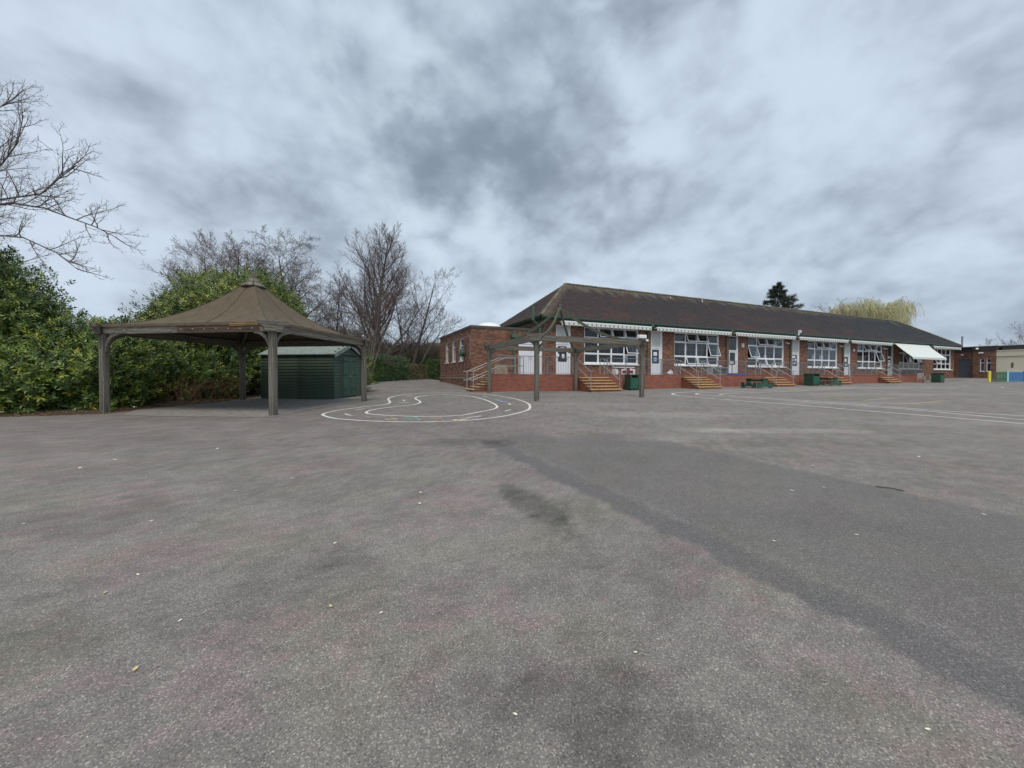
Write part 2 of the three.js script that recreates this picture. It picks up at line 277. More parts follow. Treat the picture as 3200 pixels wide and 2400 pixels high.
{
  const xs = axis(-600, 600, 0.055, 0.019, 0), ds = [-60, -20, -8, -3, -1, 0, 0.5, ...axis(1, 700, 0.035, 0.018, 1).filter((d) => d >= 1)];
  const pos = [], col = [], uv = [], idx = [], c = [0, 0, 0];
  for (const D of ds) for (const x of xs) { pos.push(x, gh(x, -D), -D); tarmacColour(x, D, c); col.push(...c); uv.push(x / 4 + 0.13, D / 4); }
  const n = xs.length;
  for (let j = 0; j + 1 < ds.length; j++) for (let i = 0; i + 1 < n; i++) { const a = j * n + i; idx.push(a, a + 1, a + n + 1, a, a + n + 1, a + n); }
  structure('playground', geoFrom(pos, idx, col, uv), M.tarmac);
}
const playground = scene.getObjectByName('playground');
function drape(pts, lift) { const sh = pts.map((p) => new THREE.Vector2(p.x, p.z)), f = THREE.ShapeUtils.triangulateShape(sh, []); const pos = [], uv = []; for (const p of pts) { pos.push(p.x, gh(p.x, p.z) + lift, p.z); uv.push(p.x, p.z); } const idx = []; for (const [a, b, c] of f) { const area = (sh[b].x - sh[a].x) * (sh[c].y - sh[a].y) - (sh[b].y - sh[a].y) * (sh[c].x - sh[a].x); area < 0 ? idx.push(a, b, c) : idx.push(a, c, b); } return geoFrom(pos, idx, null, uv); }
function ribbon(pts, width, closed, lift = 0.006, smooth = true, wear = 0) {
  const curve = new THREE.CatmullRomCurve3(pts.map((p) => V(p.x, 0, p.z)), closed, 'centripetal'), L = curve.getLength(), n = Math.max(2, Math.round(L / 0.22)), pos = [], idx = [], uv = [];
  for (let i = 0; i <= n; i++) {
    const p = smooth || pts.length > 2 ? curve.getPointAt(i / n) : pts[0].clone().lerp(pts[1], i / n), t = curve.getTangentAt(i / n), nx = -t.z, nz = t.x, s = width / 2 * (1 + 0.12 * n2(i * 0.9, width * 50));
    for (const k of [-1, 1]) { const X = p.x + nx * s * k, Z = p.z + nz * s * k; pos.push(X, gh(X, Z) + lift, Z); uv.push(i * 0.22, k * 0.1); }
    if (i && !(wear && n2(i * 0.37, wear) > 0.62)) { const a = 2 * i - 2; idx.push(a, a + 2, a + 1, a + 1, a + 2, a + 3); }
  }
  const g = geoFrom(pos, idx, null, uv); const N = g.attributes.normal; if (N.getY(0) < 0) { const ix = g.index.array; for (let i = 0; i < ix.length; i += 3) { const t = ix[i]; ix[i] = ix[i + 1]; ix[i + 1] = t; } g.computeVertexNormals(); }
  return g;
}
{
  const T = (a) => a.map(([x, y]) => onGround(950 + x * 0.339, 1150 + y * 0.339));
  const outer = [[170, 428], [230, 408], [330, 390], [480, 368], [620, 352], [740, 338], [785, 325], [789, 308], [775, 290], [790, 275], [850, 258], [960, 243], [1080, 235], [1250, 230], [1400, 231], [1560, 237], [1700, 248], [1850, 268], [1960, 290], [2060, 325], [2084, 360], [2060, 390], [1980, 415], [1870, 440], [1760, 458], [1620, 475], [1500, 485], [1300, 495], [1080, 500], [850, 498], [600, 490], [400, 478], [270, 465], [200, 448]];
  const inner = [[570, 412], [600, 395], [680, 378], [800, 362], [920, 350], [1020, 337], [1068, 322], [1064, 305], [1028, 285], [1035, 272], [1100, 258], [1200, 248], [1300, 246], [1420, 250], [1540, 262], [1640, 285], [1720, 315], [1772, 345], [1778, 365], [1730, 385], [1640, 402], [1550, 420], [1450, 437], [1300, 446], [1150, 449], [980, 447], [800, 440], [680, 433], [600, 425]];
  const tr = sub('painted_road_track', playground);
  part('track_line', ribbon(T(outer), 0.085, true), M.linePaint, tr); part('track_line', ribbon(T(inner), 0.085, true), M.linePaint, tr);
  for (const d of [[[470, 390], [560, 377]], [[378, 424], [410, 436], [436, 440]], [[945, 264], [1000, 256]], [[830, 344], [885, 338]], [[1500, 460], [1560, 455], [1635, 443]], [[1850, 400], [1905, 385]], [[1885, 326], [1905, 340]], [[1650, 262], [1690, 270]]])
    part('dash', ribbon(T(d), 0.07, false), M.linePaint, tr);
  part('dash', ribbon(T([[450, 445], [620, 452], [800, 462], [1000, 470], [1200, 476], [1380, 482]]), 0.05, false, 0.006, true, 3), M.fadedWhite, tr);
  const ring = (x, y, m, r = 0.155) => { const p = onGround(950 + x * 0.339, 1150 + y * 0.339), a = []; for (let i = 0; i < 14; i++) { const t = i / 14 * 6.283; a.push(V(p.x + r * Math.cos(t), 0, p.z + r * 0.95 * Math.sin(t))); } part('painted_ring', ribbon(a, 0.06, true, 0.010), m, tr); };
  ring(555, 465, M.ringPink); ring(797, 475, M.ringYellow); ring(993, 458, M.ringGreen); ring(1020, 482, M.ringBlue); ring(1217, 467, M.ringOrange); ring(770, 451, M.ringPink, 0.13); ring(1250, 489, M.ringPink, 0.13);
  for (const s of [[[1375, 486], [1420, 476], [1440, 484]], [[1435, 488], [1475, 472], [1520, 471]], [[1450, 480], [1500, 480]]]) part('chalky_mark', ribbon(T(s), 0.10, false, 0.010), M.ringYellow, tr);
  for (let i = 0; i < 5; i++) part('chalky_mark', ribbon(T([[870 + i * 20, 322 - (i % 2) * 3], [884 + i * 20, 320]]), 0.10, false), M.linePaint, tr);
  part('chalky_mark', ribbon(T([[868, 298], [968, 297]]), 0.06, false, 0.006, true, 9), M.fadedWhite, tr); part('chalky_mark', ribbon(T([[915, 296], [925, 305]]), 0.09, false, 0.010), M.linePaint, tr);
  for (let i = 0; i < 5; i++) part('crossing_bar', ribbon(T([[1700 + i * 26, 280 + i * 7], [1770 + i * 30, 284 + i * 9]]), 0.09, false), M.ringBlue, tr);
  for (let i = 0; i < 4; i++) part('crossing_bar', ribbon(T([[1690 + i * 26, 278 + i * 2], [1712 + i * 26, 280 + i * 2]]), 0.12, false), M.fadedWhite, tr);
  // running lanes on the far side of the yard
  const R = (a) => a.map(([x, y]) => onGround(2000 + x * 0.5425, 1200 + y * 0.5425));
  const ln = sub('painted_running_lanes', playground);
  part('lane_line', ribbon(R([[1900, 14], [1200, 20], [700, 31], [480, 38], [300, 46], [210, 52], [186, 58], [215, 66], [300, 74], [460, 88], [860, 118], [1300, 155], [1800, 195], [2212, 230], [2450, 250]]), 0.105, false), M.linePaint, ln);
  part('lane_line', ribbon(R([[1100, 27], [900, 33], [620, 43], [420, 49], [345, 53], [322, 58], [350, 63], [600, 77], [1000, 106], [1500, 144], [2212, 207], [2450, 226]]), 0.105, false), M.linePaint, ln);
  part('lane_line', ribbon(R([[1250, 25], [950, 38], [800, 45], [560, 53], [480, 57], [460, 60], [490, 64], [800, 85], [1200, 113], [1700, 152], [2212, 185], [2450, 199]]), 0.105, false), M.linePaint, ln);
  for (const [a, m] of [[[[1000, 80], [1240, 70]], 0], [[[1060, 81], [1160, 88], [1280, 97]], 0], [[[1280, 97], [1470, 82]], 0], [[[1500, 116], [1560, 118]], 0], [[[1560, 118], [1750, 98]], 0], [[[1240, 70], [1470, 82]], 0], [[[1640, 26], [1900, 15]], 1], [[[2085, 17], [2120, 24], [2240, 27]], 1], [[[1620, 30], [1700, 27]], 1]])
    part('court_line', ribbon(R(a), 0.12, false, 0.010, false), m ? M.fadedWhite : M.yellowPaint, ln);
}
structure('concrete_pad', drape([[377, 1299], [600, 1303], [838, 1304], [880, 1300], [928, 1288], [1010, 1272], [1100, 1258], [1150, 1250], [1100, 1240], [900, 1243], [760, 1246], [702, 1254], [560, 1266], [430, 1279]].map(([x, y]) => onGround(x, y)), 0.008), M.concrete);
{ // pale strip along the foot of the terrace
  const pos = [], uv = [], idx = [];
  for (let i = 0; i <= 50; i++) { const u = -13.4 + i, p = bpt(u, 0, 2.62), q = bpt(u, 0, 3.35 + 0.1 * n2(i * 0.4, 2)); pos.push(p.x, gh(p.x, p.z) + 0.007, p.z, q.x, gh(q.x, q.z) + 0.007, q.z); uv.push(i, 0, i, 0.8); if (i) { const a = 2 * i - 2; idx.push(a, a + 1, a + 2, a + 1, a + 3, a + 2); } }
  structure('paving_strip', geoFrom(pos, idx, null, uv), M.concrete);
}
{ // earth under the hedges
  const f = [[-26, 8.2], [-18, 9.6]].map(([x, D]) => gp(x, D)).concat([[-60, 1306], [0, 1302], [150, 1299], [330, 1292], [422, 1281], [560, 1268], [702, 1255], [757, 1247], [800, 1241], [850, 1236]].map(([x, y]) => onGround(x, y))), pos = [], uv = [], idx = [];
  f.push(gp(-9.2, 20.5), gp(-9.6, 24), gp(-9.5, 28));
  const rows = [[0, 0.006], [0.25, 0.035], [0.9, 0.09], [3, 0.13], [9, 0.16], [24, 0.2]];
  f.forEach((p, i) => { for (const [o, h] of rows) { const X = p.x - o * (i > 4 ? 0.93 : 0.55), Z = p.z - o * (i > 4 ? 0.36 : 0.83); pos.push(X, gh(X, Z) + h + (o ? 0.03 * n2(X * 2, Z * 2) : 0), Z); uv.push(X, Z); } if (i) { const n = rows.length; for (let k = 0; k + 1 < n; k++) { const a = (i - 1) * n + k; idx.push(a, a + n, a + 1, a + 1, a + n, a + n + 1); } } });
  structure('soil_bed', geoFrom(pos, idx, null, uv), M.soil);
}

// ------------------------------------------------------------------ brickwork
// rects: [u0, u1, v0, v1] on a face whose frame is (o, ux, n): bricks stand proud of the mortar behind them
const BRICK = [[0.220, 0.104, 0.070], [0.190, 0.088, 0.062], [0.250, 0.124, 0.077], [0.145, 0.070, 0.055], [0.275, 0.146, 0.092], [0.170, 0.077, 0.059]];
const REDBRICK = [[0.315, 0.115, 0.078], [0.29, 0.104, 0.071], [0.34, 0.132, 0.090], [0.265, 0.097, 0.070]];
const brickMats = new Map();
const brickMat = (c) => { const k = c.join(); if (!brickMats.has(k)) brickMats.set(k, std({ color: rgb(...c), roughness: 0.95, bumpMap: mottleBump, bumpScale: 0.003 })); return brickMats.get(k); };
const brickGeos = new Map();
const brickGeo = (l) => { const k = l.toFixed(3); if (!brickGeos.has(k)) brickGeos.set(k, bx(-l / 2, l / 2, -0.0325, 0.0325, -0.01, 0.008)); return brickGeos.get(k); };
function brickwork(parent, face, rects, palette, singles, seed, soldier = false) {
  const r = rng(seed), list = [], { o, ux, n } = face;
  const turn = Math.atan2(-ux.z, ux.x);
  for (const [u0, u1, v0, v1] of rects) {
    const c0 = Math.ceil(v0 / 0.075 - 0.01), c1 = Math.floor(v1 / 0.075 + 0.01);
    for (let c = c0; c < c1; c++) {
      const y = c * 0.075 + 0.0375; let u = Math.floor(u0 / 0.235) * 0.235 - (c & 1 ? 0.1175 : 0);
      for (; u < u1; u += 0.235) { const a = Math.max(u, u0), b = Math.min(u + 0.225, u1); if (b - a > 0.04) list.push([(a + b) / 2, y, Math.round((b - a) * 200) / 200, c]); }
    }
  }
  const p = V(0, 0, 0), eye = camera.position.clone(); parent.updateWorldMatrix(true, false);
  for (const b of list) { p.copy(o).addScaledVector(ux, b[0]); p.y += b[1]; b[4] = parent.localToWorld(p.clone()).distanceTo(eye) + r() * 1.5; }
  list.sort((a, b) => a[4] - b[4]);
  const pos = [], col = [], nor = [], uv = [];
  list.forEach(([u, y, l, c], i) => {
    const k = (n2(u * 1.7 + seed, y * 1.9) * 0.5 + 0.5) * 0.5 + r() * 0.62, base = palette[Math.min(palette.length - 1, Math.floor(k * palette.length * 0.9))];
    p.copy(o).addScaledVector(ux, u); p.y += y;
    if (i < singles) { const m = part('brick', brickGeo(l), brickMat(base), parent); m.position.copy(p); m.rotation.y = turn; return; }
    const s = 0.88 + 0.26 * r(), cc = [base[0] * s, base[1] * s, base[2] * s], h = 0.0325, q = l / 2, out = 0.006 + 0.003 * r();
    const P = (a, b, d) => [p.x + ux.x * a + n.x * d, p.y + b, p.z + ux.z * a + n.z * d];
    const quad = (A, B, C, E2, N) => { for (const z of [A, B, C, A, C, E2]) { pos.push(...z); col.push(...cc); nor.push(N.x, N.y, N.z); uv.push(z[0] + z[2], z[1]); } };
    const f = [P(-q, -h, out), P(q, -h, out), P(q, h, out), P(-q, h, out)], k2 = [P(-q, -h, -0.008), P(q, -h, -0.008), P(q, h, -0.008), P(-q, h, -0.008)];
    quad(f[0], f[1], f[2], f[3], n); quad(f[3], f[2], k2[2], k2[3], V(0, 1, 0)); quad(k2[0], k2[1], f[1], f[0], V(0, -1, 0)); quad(k2[0], f[0], f[3], k2[3], ux.clone().negate()); quad(f[1], k2[1], k2[2], f[2], ux);
  });
  if (pos.length) {
    const g = new THREE.BufferGeometry(); g.setAttribute('position', new THREE.Float32BufferAttribute(pos, 3)); g.setAttribute('normal', new THREE.Float32BufferAttribute(nor, 3)); g.setAttribute('color', new THREE.Float32BufferAttribute(col, 3)); g.setAttribute('uv', new THREE.Float32BufferAttribute(uv, 2));
    part('brickwork', g, M.bricks, parent).userData.kind = 'stuff';
  }
}
const FRONT = (z = 0) => ({ o: V(0, 0, z), ux: V(1, 0, 0), n: V(0, 0, 1) });
const LEFT = (x) => ({ o: V(x, 0, 0), ux: V(0, 0, 1), n: V(-1, 0, 0) });
const origin = bpt(0, 0, 0);

// ------------------------------------------------------------------ windows and doors of the school
const BAY = 8.43;
function glazing(win, x0, x1, y0, y1, z, tilt = 0, cross = false, bar = tilt ? 0.045 : 0.03) {   // one light: a frame round a pane, hung from its head and pushed out by tilt
  const c = sub('casement', win, (x0 + x1) / 2, y1, z); c.rotation.x = -tilt;
  const w = (x1 - x0) / 2, h = y1 - y0;
  part('casement_frame', mg([bx(-w, w, -bar, 0, -0.025, 0.025), bx(-w, w, -h, -h + bar, -0.025, 0.025), bx(-w, -w + bar, -h + bar, -bar, -0.024, 0.024), bx(w - bar, w, -h + bar, -bar, -0.024, 0.024)]), M.white, c);
  part('pane', bx(-w + bar, w - bar, -h + bar, -bar, -0.003, 0.003), M.glass, c);
  if (cross) part('glazing_bar', mg([bx(-0.006, 0.006, -h + bar, -bar, -0.010, 0.010), bx(-w + bar, w - bar, -h / 2 - 0.006, -h / 2 + 0.006, -0.008, 0.008)]), M.galv, c);
}
function classWindow(parent, u0, u1, open, posters) {
  const win = sub('window', parent, u0, 0, -0.10), W = u1 - u0, top = 3.3, f = 0.07, cols = 4, rows = [0.78, 1.46, 2.56, top];
  part('frame', mg([bx(0, f, 0.78, top, -0.05, 0.05), bx(W - f * 1.6, W, 0.78, top, -0.05, 0.05), bx(f, W - f * 1.6, top - f, top, -0.05, 0.05), bx(f, W - f * 1.6, 0.78, 0.78 + f, -0.05, 0.05)]), M.white, win);
  const xs = []; for (let i = 0; i <= cols; i++) xs.push(f + (W - 2.6 * f) * i / cols);
  for (let i = 1; i < cols; i++) part('mullion', bx(xs[i] - 0.03, xs[i] + 0.03, 0.85, top - f, -0.045, 0.045), M.white, win);
  for (let j = 1; j < 3; j++) for (let i = 0; i < cols; i++) part('transom', bx(xs[i] + (i ? 0.03 : 0), xs[i + 1] - (i < cols - 1 ? 0.03 : 0), rows[j] - 0.03, rows[j] + 0.03, -0.04, 0.04), M.white, win);
  for (let j = 0; j < 3; j++) for (let i = 0; i < cols; i++) {
    const t = open[j][i] * 0.30, y0 = rows[j] + (j ? 0.03 : f), y1 = rows[j + 1] - (j < 2 ? 0.03 : f);
    glazing(win, xs[i] + (i ? 0.03 : 0) + 0.003, xs[i + 1] - (i < cols - 1 ? 0.03 : 0) - 0.003, y0 + 0.003, y1 - 0.003, t ? 0.05 : 0, t, j === 1);
  }
  for (const [c, y, w, h] of posters || []) part('poster', bx(xs[c] + 0.2, xs[c] + 0.2 + w, y, y + h, -0.30, -0.296), M.paper, win);
  part('sill', rb(-0.06, W + 0.25, 0.68, 0.775, -0.06, 0.20, 0.008), M.white, win);
  return win;
}
function classDoor(parent, u0, u1, style, notices) {
  const d = sub('door', parent, u0, 0, -0.10), W = u1 - u0, f = 0.075, top = 3.3, L = 2.02;
  part('door_frame', mg([bx(0, f, 0, top, -0.05, 0.05), bx(W - 0.17, W, 0, top, -0.05, 0.05), bx(f, W - 0.17, top - f, top, -0.05, 0.05), bx(f, W - 0.17, L, L + f, -0.05, 0.05)]), M.white, d);
  part('top_light', bx(f, W - 0.17, L + f, top - f, -0.02, 0.0), style === 'glass' ? M.glass : M.panel, d);
  const x0 = f + 0.01, x1 = W - 0.18;
  part('leaf', mg([bx(x0, x1, 0.02, 0.86, -0.03, 0.02), bx(x0, x0 + 0.10, 0.86, L - 0.01, -0.03, 0.02), bx(x1 - 0.10, x1, 0.86, L - 0.01, -0.03, 0.02), bx(x0 + 0.1, x1 - 0.1, L - 0.12, L - 0.01, -0.03, 0.02)]), M.whiteDoor, d);
  part('pane', bx(x0 + 0.10, x1 - 0.10, 0.86, L - 0.12, -0.008, -0.002), M.glass, d);
  part('handle', mg([bx(x1 - 0.085, x1 - 0.055, 0.98, 1.12, 0.02, 0.03), rod(V(x1 - 0.07, 1.05, 0.03), V(x1 - 0.07, 1.05, 0.06), 0.01), rod(V(x1 - 0.07, 1.05, 0.06), V(x1 - 0.18, 1.05, 0.06), 0.01)]), M.galv, d);
  for (const [x, y, w, h, c] of notices) part('notice', bx(x0 + x, x0 + x + w, y, y + h, 0.002, 0.006), c ? M.paperBlue : M.paper, d);
}

// ------------------------------------------------------------------ the school building
{
  const S = thing('school_building', 'long single-storey brick school with a dark tiled hipped roof and large white windows', 'building', origin, TURN);
  const U0 = -8.6, U1 = 50.0, top = 3.62, base = -1.25, deep = -8.0, th = 0.30;
  const openings = [];
  for (let k = -1; k <= 5; k++) {
    const o = k * BAY;
    openings.push(k === -1 ? [-7.74, -6.59, 0, 3.3] : k === 5 ? null : [o + 0.38, o + 1.53, 0, 3.3]);
    openings.push([k === 5 ? 44.6 : o + (k === -1 ? 2.9 : 2.72), k === 5 ? 49.2 : o + 7.62, 0.68, 3.3]);
  }
  const ops = openings.filter(Boolean), solid = [];
  let u = U0;
  for (const [a, b, v0, v1] of ops) { solid.push([u, a, base, top]); solid.push([a, b, v1, top]); if (v0 > 0.1) solid.push([a, b, base, v0]); else solid.push([a, b, base, v0 - 0.02]); u = b; }
  solid.push([u, U1, base, top]);
  part('wall', mg(solid.map(([a, b, c, d]) => bx(a, b, c, d, -th, 0))), M.mortar, S);
  part('wall', mg([bx(U0, U0 + th, base, top, deep, -th), bx(U1 - th, U1, base, top, deep, -th), bx(U0 + th, U1 - th, base, top, deep, deep + th)]), M.mortar, S);
  const vis = solid.map(([a, b, c, d]) => [a, b, Math.max(c, a > 40 ? -0.75 : -0.08), Math.min(d, 3.52)]).filter((r) => r[3] - r[2] > 0.07);
  brickwork(S, FRONT(0), vis, BRICK, 300, 41);
  brickwork(S, LEFT(U0), [[-7.9, -0.02, 2.97, 3.5]], BRICK, 0, 42);
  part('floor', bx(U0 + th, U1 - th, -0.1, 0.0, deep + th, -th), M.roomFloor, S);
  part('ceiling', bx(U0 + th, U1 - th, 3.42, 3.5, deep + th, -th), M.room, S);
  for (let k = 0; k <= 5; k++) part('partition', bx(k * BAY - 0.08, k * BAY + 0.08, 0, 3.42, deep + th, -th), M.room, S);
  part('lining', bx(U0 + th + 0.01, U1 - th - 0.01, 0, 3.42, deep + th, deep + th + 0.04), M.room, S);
  // roof
  const E0 = -9.1, E1 = 50.5, ev = 3.74, zf = 0.5, zb = -8.5, zr = -4, rv = 7.1, R0 = -4.6, R1 = 46.0;
  const P = [[E0, ev, zf], [E1, ev, zf], [E1, ev, zb], [E0, ev, zb], [R0, rv, zr], [R1, rv, zr]];
  const tri = [[0, 1, 5], [0, 5, 4], [1, 2, 5], [2, 3, 4], [2, 4, 5], [3, 0, 4], [0, 3, 2], [0, 2, 1]], rp = [];
  for (const t of tri) for (const i of t) rp.push(...P[i]);
  const roof = part('roof', geoFrom(rp), M.roofBase, S);
  // tiles, course over course
  const tg = bx(-0.092, 0.092, -0.02, 0.20, -0.011, 0.011), mats = [], cols = [], r = rng(77), mtx = new THREE.Matrix4(), C = new THREE.Color();
  const course = (org, ux, up, nn, n, gauge, range, left) => {
    for (let j = 0; j < n; j++) {
      const s = (j + 0.1) / n, [a, b] = range(s);
      for (let x = a + (j & 1 ? 0.1 : 0); x < b; x += 0.195) {
        const p = org.clone().addScaledVector(ux, x).addScaledVector(up, j * gauge).addScaledVector(nn, 0.028 + 0.006 * r());
        const tilt = 0.075 + 0.02 * (r() - 0.5), u2 = up.clone().multiplyScalar(Math.cos(tilt)).addScaledVector(nn, -Math.sin(tilt)), n2v = ux.clone().cross(u2);
        mtx.makeBasis(ux, u2, n2v); mtx.setPosition(p); mats.push(mtx.clone());
        const moss = left ? 0.15 : 0, uu = left ? 0 : x, hip = left ? Math.min(Math.abs(x - a), Math.abs(b - x)) : x - a;
        let lich = ss(0.80, 1.0, s + 0.10 * n2(x * 0.8, j * 0.05) + (x < 4 && !left ? 0.06 : 0)) * 0.65 * (left ? 0.6 : 1 - ss(20, 45, x) * 0.7) + (hip < 0.75 ? 0.55 * ss(0.75, 0.1, hip) : 0) + moss * ss(0.2, 0.7, n2(x * 0.5, j * 0.2));
        lich = clamp(lich * (0.55 + 0.7 * r()), 0, 1);
        const redd = clamp(ss(0.25, 0.75, n2(uu * 0.13 + 4, s * 2.2)) * 0.5 + (left ? 0 : ss(0.9, 0.2, Math.abs(uu - 11.2 + 3.2 * s)) * (1 - s) * 0.9) + (left ? 0.25 : 0.3 * ss(4, -6, uu)) + 0.25 * ss(0.35, 0.0, s), 0, 1) * (0.7 + 0.3 * r()), v = 0.8 + 0.4 * r();
        const blue = left ? 0 : ss(18, 40, uu);
        let cr = lerp(0.040, 0.080, redd) * v, cg = lerp(0.034, 0.042, redd) * v, cb = lerp(0.036, 0.034, redd) * v;
        cr *= 1 - 0.25 * blue; cb *= 1 + 0.05 * blue;
        cols.push(lerp(cr, 0.24, lich * 0.7), lerp(cg, 0.215, lich * 0.7), lerp(cb, 0.145, lich * 0.7));
      }
    }
  };
  const L = Math.hypot(4.5, rv - ev), upF = V(0, (rv - ev) / L, -4.5 / L), nF = V(0, 4.5 / L, (rv - ev) / L);
  course(V(0, ev, zf + 0.03), V(1, 0, 0), upF, nF, 40, L / 40, (s) => [E0 + 4.5 * s, E1 - 4.5 * s], false);
  const upL = V(4.5 / L, (rv - ev) / L, 0), nL = V(-(rv - ev) / L, 4.5 / L, 0);
  course(V(E0 - 0.03, ev, 0), V(0, 0, 1), upL, nL, 40, L / 40, (s) => [zb + 4.5 * s, zf - 4.5 * s], true);
  const tiles = new THREE.InstancedMesh(tg, M.tile, mats.length); mats.forEach((m, i) => { tiles.setMatrixAt(i, m); tiles.setColorAt(i, C.setRGB(cols[3 * i], cols[3 * i + 1], cols[3 * i + 2])); });
  tiles.name = 'roof_tiles'; tiles.userData = { kind: 'stuff' }; tiles.castShadow = tiles.receiveShadow = true; roof.add(tiles);
  const half = new THREE.CylinderGeometry(0.115, 0.13, 0.44, 8, 1, true, 0, Math.PI); half.rotateZ(Math.PI / 2); half.rotateX(-Math.PI / 2 + Math.PI / 2); uvBox(half);
  const caps = (a, b) => { const d = b.clone().sub(a), n = Math.floor(d.length() / 0.42), dn = d.clone().normalize(), side = V(0, 1, 0).cross(dn).normalize(), up = dn.clone().cross(side); for (let i = 0; i < n; i++) { const m = part('ridge_tile', half, r() < 0.5 ? M.ridge : M.ridge2, roof); m.matrixAutoUpdate = true; const p = a.clone().addScaledVector(dn, (i + 0.5) * 0.42); mtx.makeBasis(dn, up, dn.clone().cross(up)); m.quaternion.setFromRotationMatrix(mtx); m.position.copy(p).addScaledVector(up, 0.015 + 0.012 * r()); } };
  caps(V(R0, rv, zr), V(R1, rv, zr)); caps(V(E0, ev, zf), V(R0, rv, zr)); caps(V(R1, rv, zr), V(E1, ev, zf));
  part('roof_vent', mg([cyl(5.9, 6.62, 6.92, -3.5, 0.05), bx(5.8, 6.0, 6.60, 6.63, -3.6, -3.4)]), M.panel, roof); part('roof_vent', mg([cyl(9.75, 6.65, 7.0, -3.45, 0.05), bx(9.65, 9.85, 6.62, 6.65, -3.6, -3.35)]), M.panel, roof);
  { const g = bx(-0.15, 0.15, -0.03, 0.03, -0.02, 0.02); g.rotateX(-0.66); g.translate(-2.1, 5.95, -2.42); part('roof_clip', g, M.panel, roof); const h = bx(-0.03, 0.03, -0.9, 0.9, -0.02, 0.02); h.rotateX(-0.92); h.translate(43.6, 6.4, -3.0); part('roof_clip', h, M.panel, roof); }
  // eaves
  part('fascia', mg([bx(E0 + 0.05, E1 - 0.05, 3.57, 3.73, 0.40, 0.44), bx(E0 + 0.05, E0 + 0.09, 3.57, 3.73, zb + 0.1, 0.40), bx(E1 - 0.09, E1 - 0.05, 3.57, 3.73, zb + 0.1, 0.40)]), M.greenPaint, S);
  part('soffit', mg([bx(E0 + 0.09, E1 - 0.09, 3.63, 3.67, -0.1, 0.399), bx(E0 + 0.09, U0 - 0.002, 3.63, 3.67, zb + 0.2, 0.0)]), M.greenPaint, S);
  { const g = new THREE.CylinderGeometry(0.075, 0.075, E1 - E0, 10, 1, true, 0, Math.PI); g.rotateZ(Math.PI / 2); g.rotateX(Math.PI / 2); const h = g.clone(); g.translate((E0 + E1) / 2, 3.69, 0.52); const gut = M.greenPaint.clone(); gut.side = THREE.DoubleSide; part('gutter', g, gut, S); const k = new THREE.CylinderGeometry(0.075, 0.075, 8.9, 10, 1, true, 0, Math.PI); k.rotateX(Math.PI / 2); k.rotateZ(-Math.PI / 2); k.translate(E0 - 0.03, 3.69, -4); part('gutter', k, gut, S); }
  for (let k = 0; k <= 4; k++) { const x = k * BAY; const d = sub('downpipe', S); part('pipe', mg([cyl(x, k < 4 ? -0.0 : -0.0, 3.1, 0.10, 0.055, 0.055, 10), rod(V(x, 3.1, 0.10), V(x, 3.56, 0.50), 0.055, 10)]), M.pipeOlive, d); part('hopper', rb(x - 0.13, x + 0.13, 3.46, 3.66, 0.36, 0.60, 0.02), M.pipeGreen, d); for (const y of [0.6, 1.7, 2.8]) part('bracket', bx(x - 0.075, x + 0.075, y, y + 0.05, 0.001, 0.16), M.greenPaint, d); }
  { const d = sub('vent_pipe', S); part('pipe', polyTube([V(-9.75, 4.25, 0.62), V(-9.75, 3.38, 0.62), V(-9.05, 3.05, 0.18), V(-9.05, 2.2, 0.18)], 0.07, 10), M.pipeGreen, d); part('collar', cyl(-9.75, 3.40, 3.52, 0.62, 0.09), M.pipeGreen, d); }
  // windows and doors
  const O = { // rows from the sill up: which lights stand open
    '-1': [[0, 0, 0, 0], [0, 0, 0, 1], [0, 1, 1, 1]], 0: [[0, 1, 1, 0], [0, 0, 0, 1], [0, 1, 1, 0]], 1: [[0, 1, 1, 0], [1, 0, 0, 0], [0, 1, 1, 0]], 2: [[0, 0, 0, 0], [0, 0, 0, 0], [0, 1, 1, 0]], 3: [[0, 0, 0, 0], [0, 0, 0, 1], [0, 1, 1, 0]], 4: [[0, 0, 0, 0], [0, 1, 0, 1], [0, 0, 0, 0]], 5: [[0, 0, 0, 0], [1, 0, 0, 0], [0, 0, 0, 0]],
  };
  for (let k = -1; k <= 5; k++) classWindow(S, (k === 5 ? 44.6 : k * BAY + (k === -1 ? 2.9 : 2.72)), (k === 5 ? 49.2 : k * BAY + 7.62), O[k], { 0: [[2, 0.9, 0.5, 0.5], [1, 1.9, 0.3, 0.42]], '-1': [[3, 1.0, 0.4, 0.4]], 1: [[1, 1.52, 0.7, 0.2], [2, 1.52, 0.5, 0.24], [3, 0.9, 0.6, 0.2]], 2: [[1, 1.5, 0.35, 0.5], [2, 1.5, 0.6, 0.45], [0, 0.9, 0.4, 0.4]], 3: [[1, 0.9, 0.5, 0.36]] }[k]);
  classDoor(S, -7.74, -6.59, 'panel', [[0.30, 1.75, 0.34, 0.08], [0.05, 1.2, 0.16, 0.2], [0.42, 1.1, 0.2, 0.28]]);
  classDoor(S, 0.38, 1.53, 'panel', [[0.26, 1.45, 0.34, 0.28], [0.28, 1.0, 0.3, 0.34, 1], [0.02, 1.12, 0.08, 0.3], [0.78, 1.08, 0.08, 0.14]]);
  classDoor(S, BAY + 0.38, BAY + 1.53, 'glass', [[0.22, 0.95, 0.36, 0.24]]);
  classDoor(S, 2 * BAY + 0.38, 2 * BAY + 1.53, 'panel', [[0.14, 1.6, 0.4, 0.2], [0.18, 1.3, 0.22, 0.2, 1], [0.5, 1.36, 0.2, 0.16], [0.3, 1.05, 0.3, 0.12]]);
  classDoor(S, 3 * BAY + 0.38, 3 * BAY + 1.53, 'panel', [[0.2, 1.4, 0.3, 0.3], [0.3, 1.0, 0.24, 0.2]]);
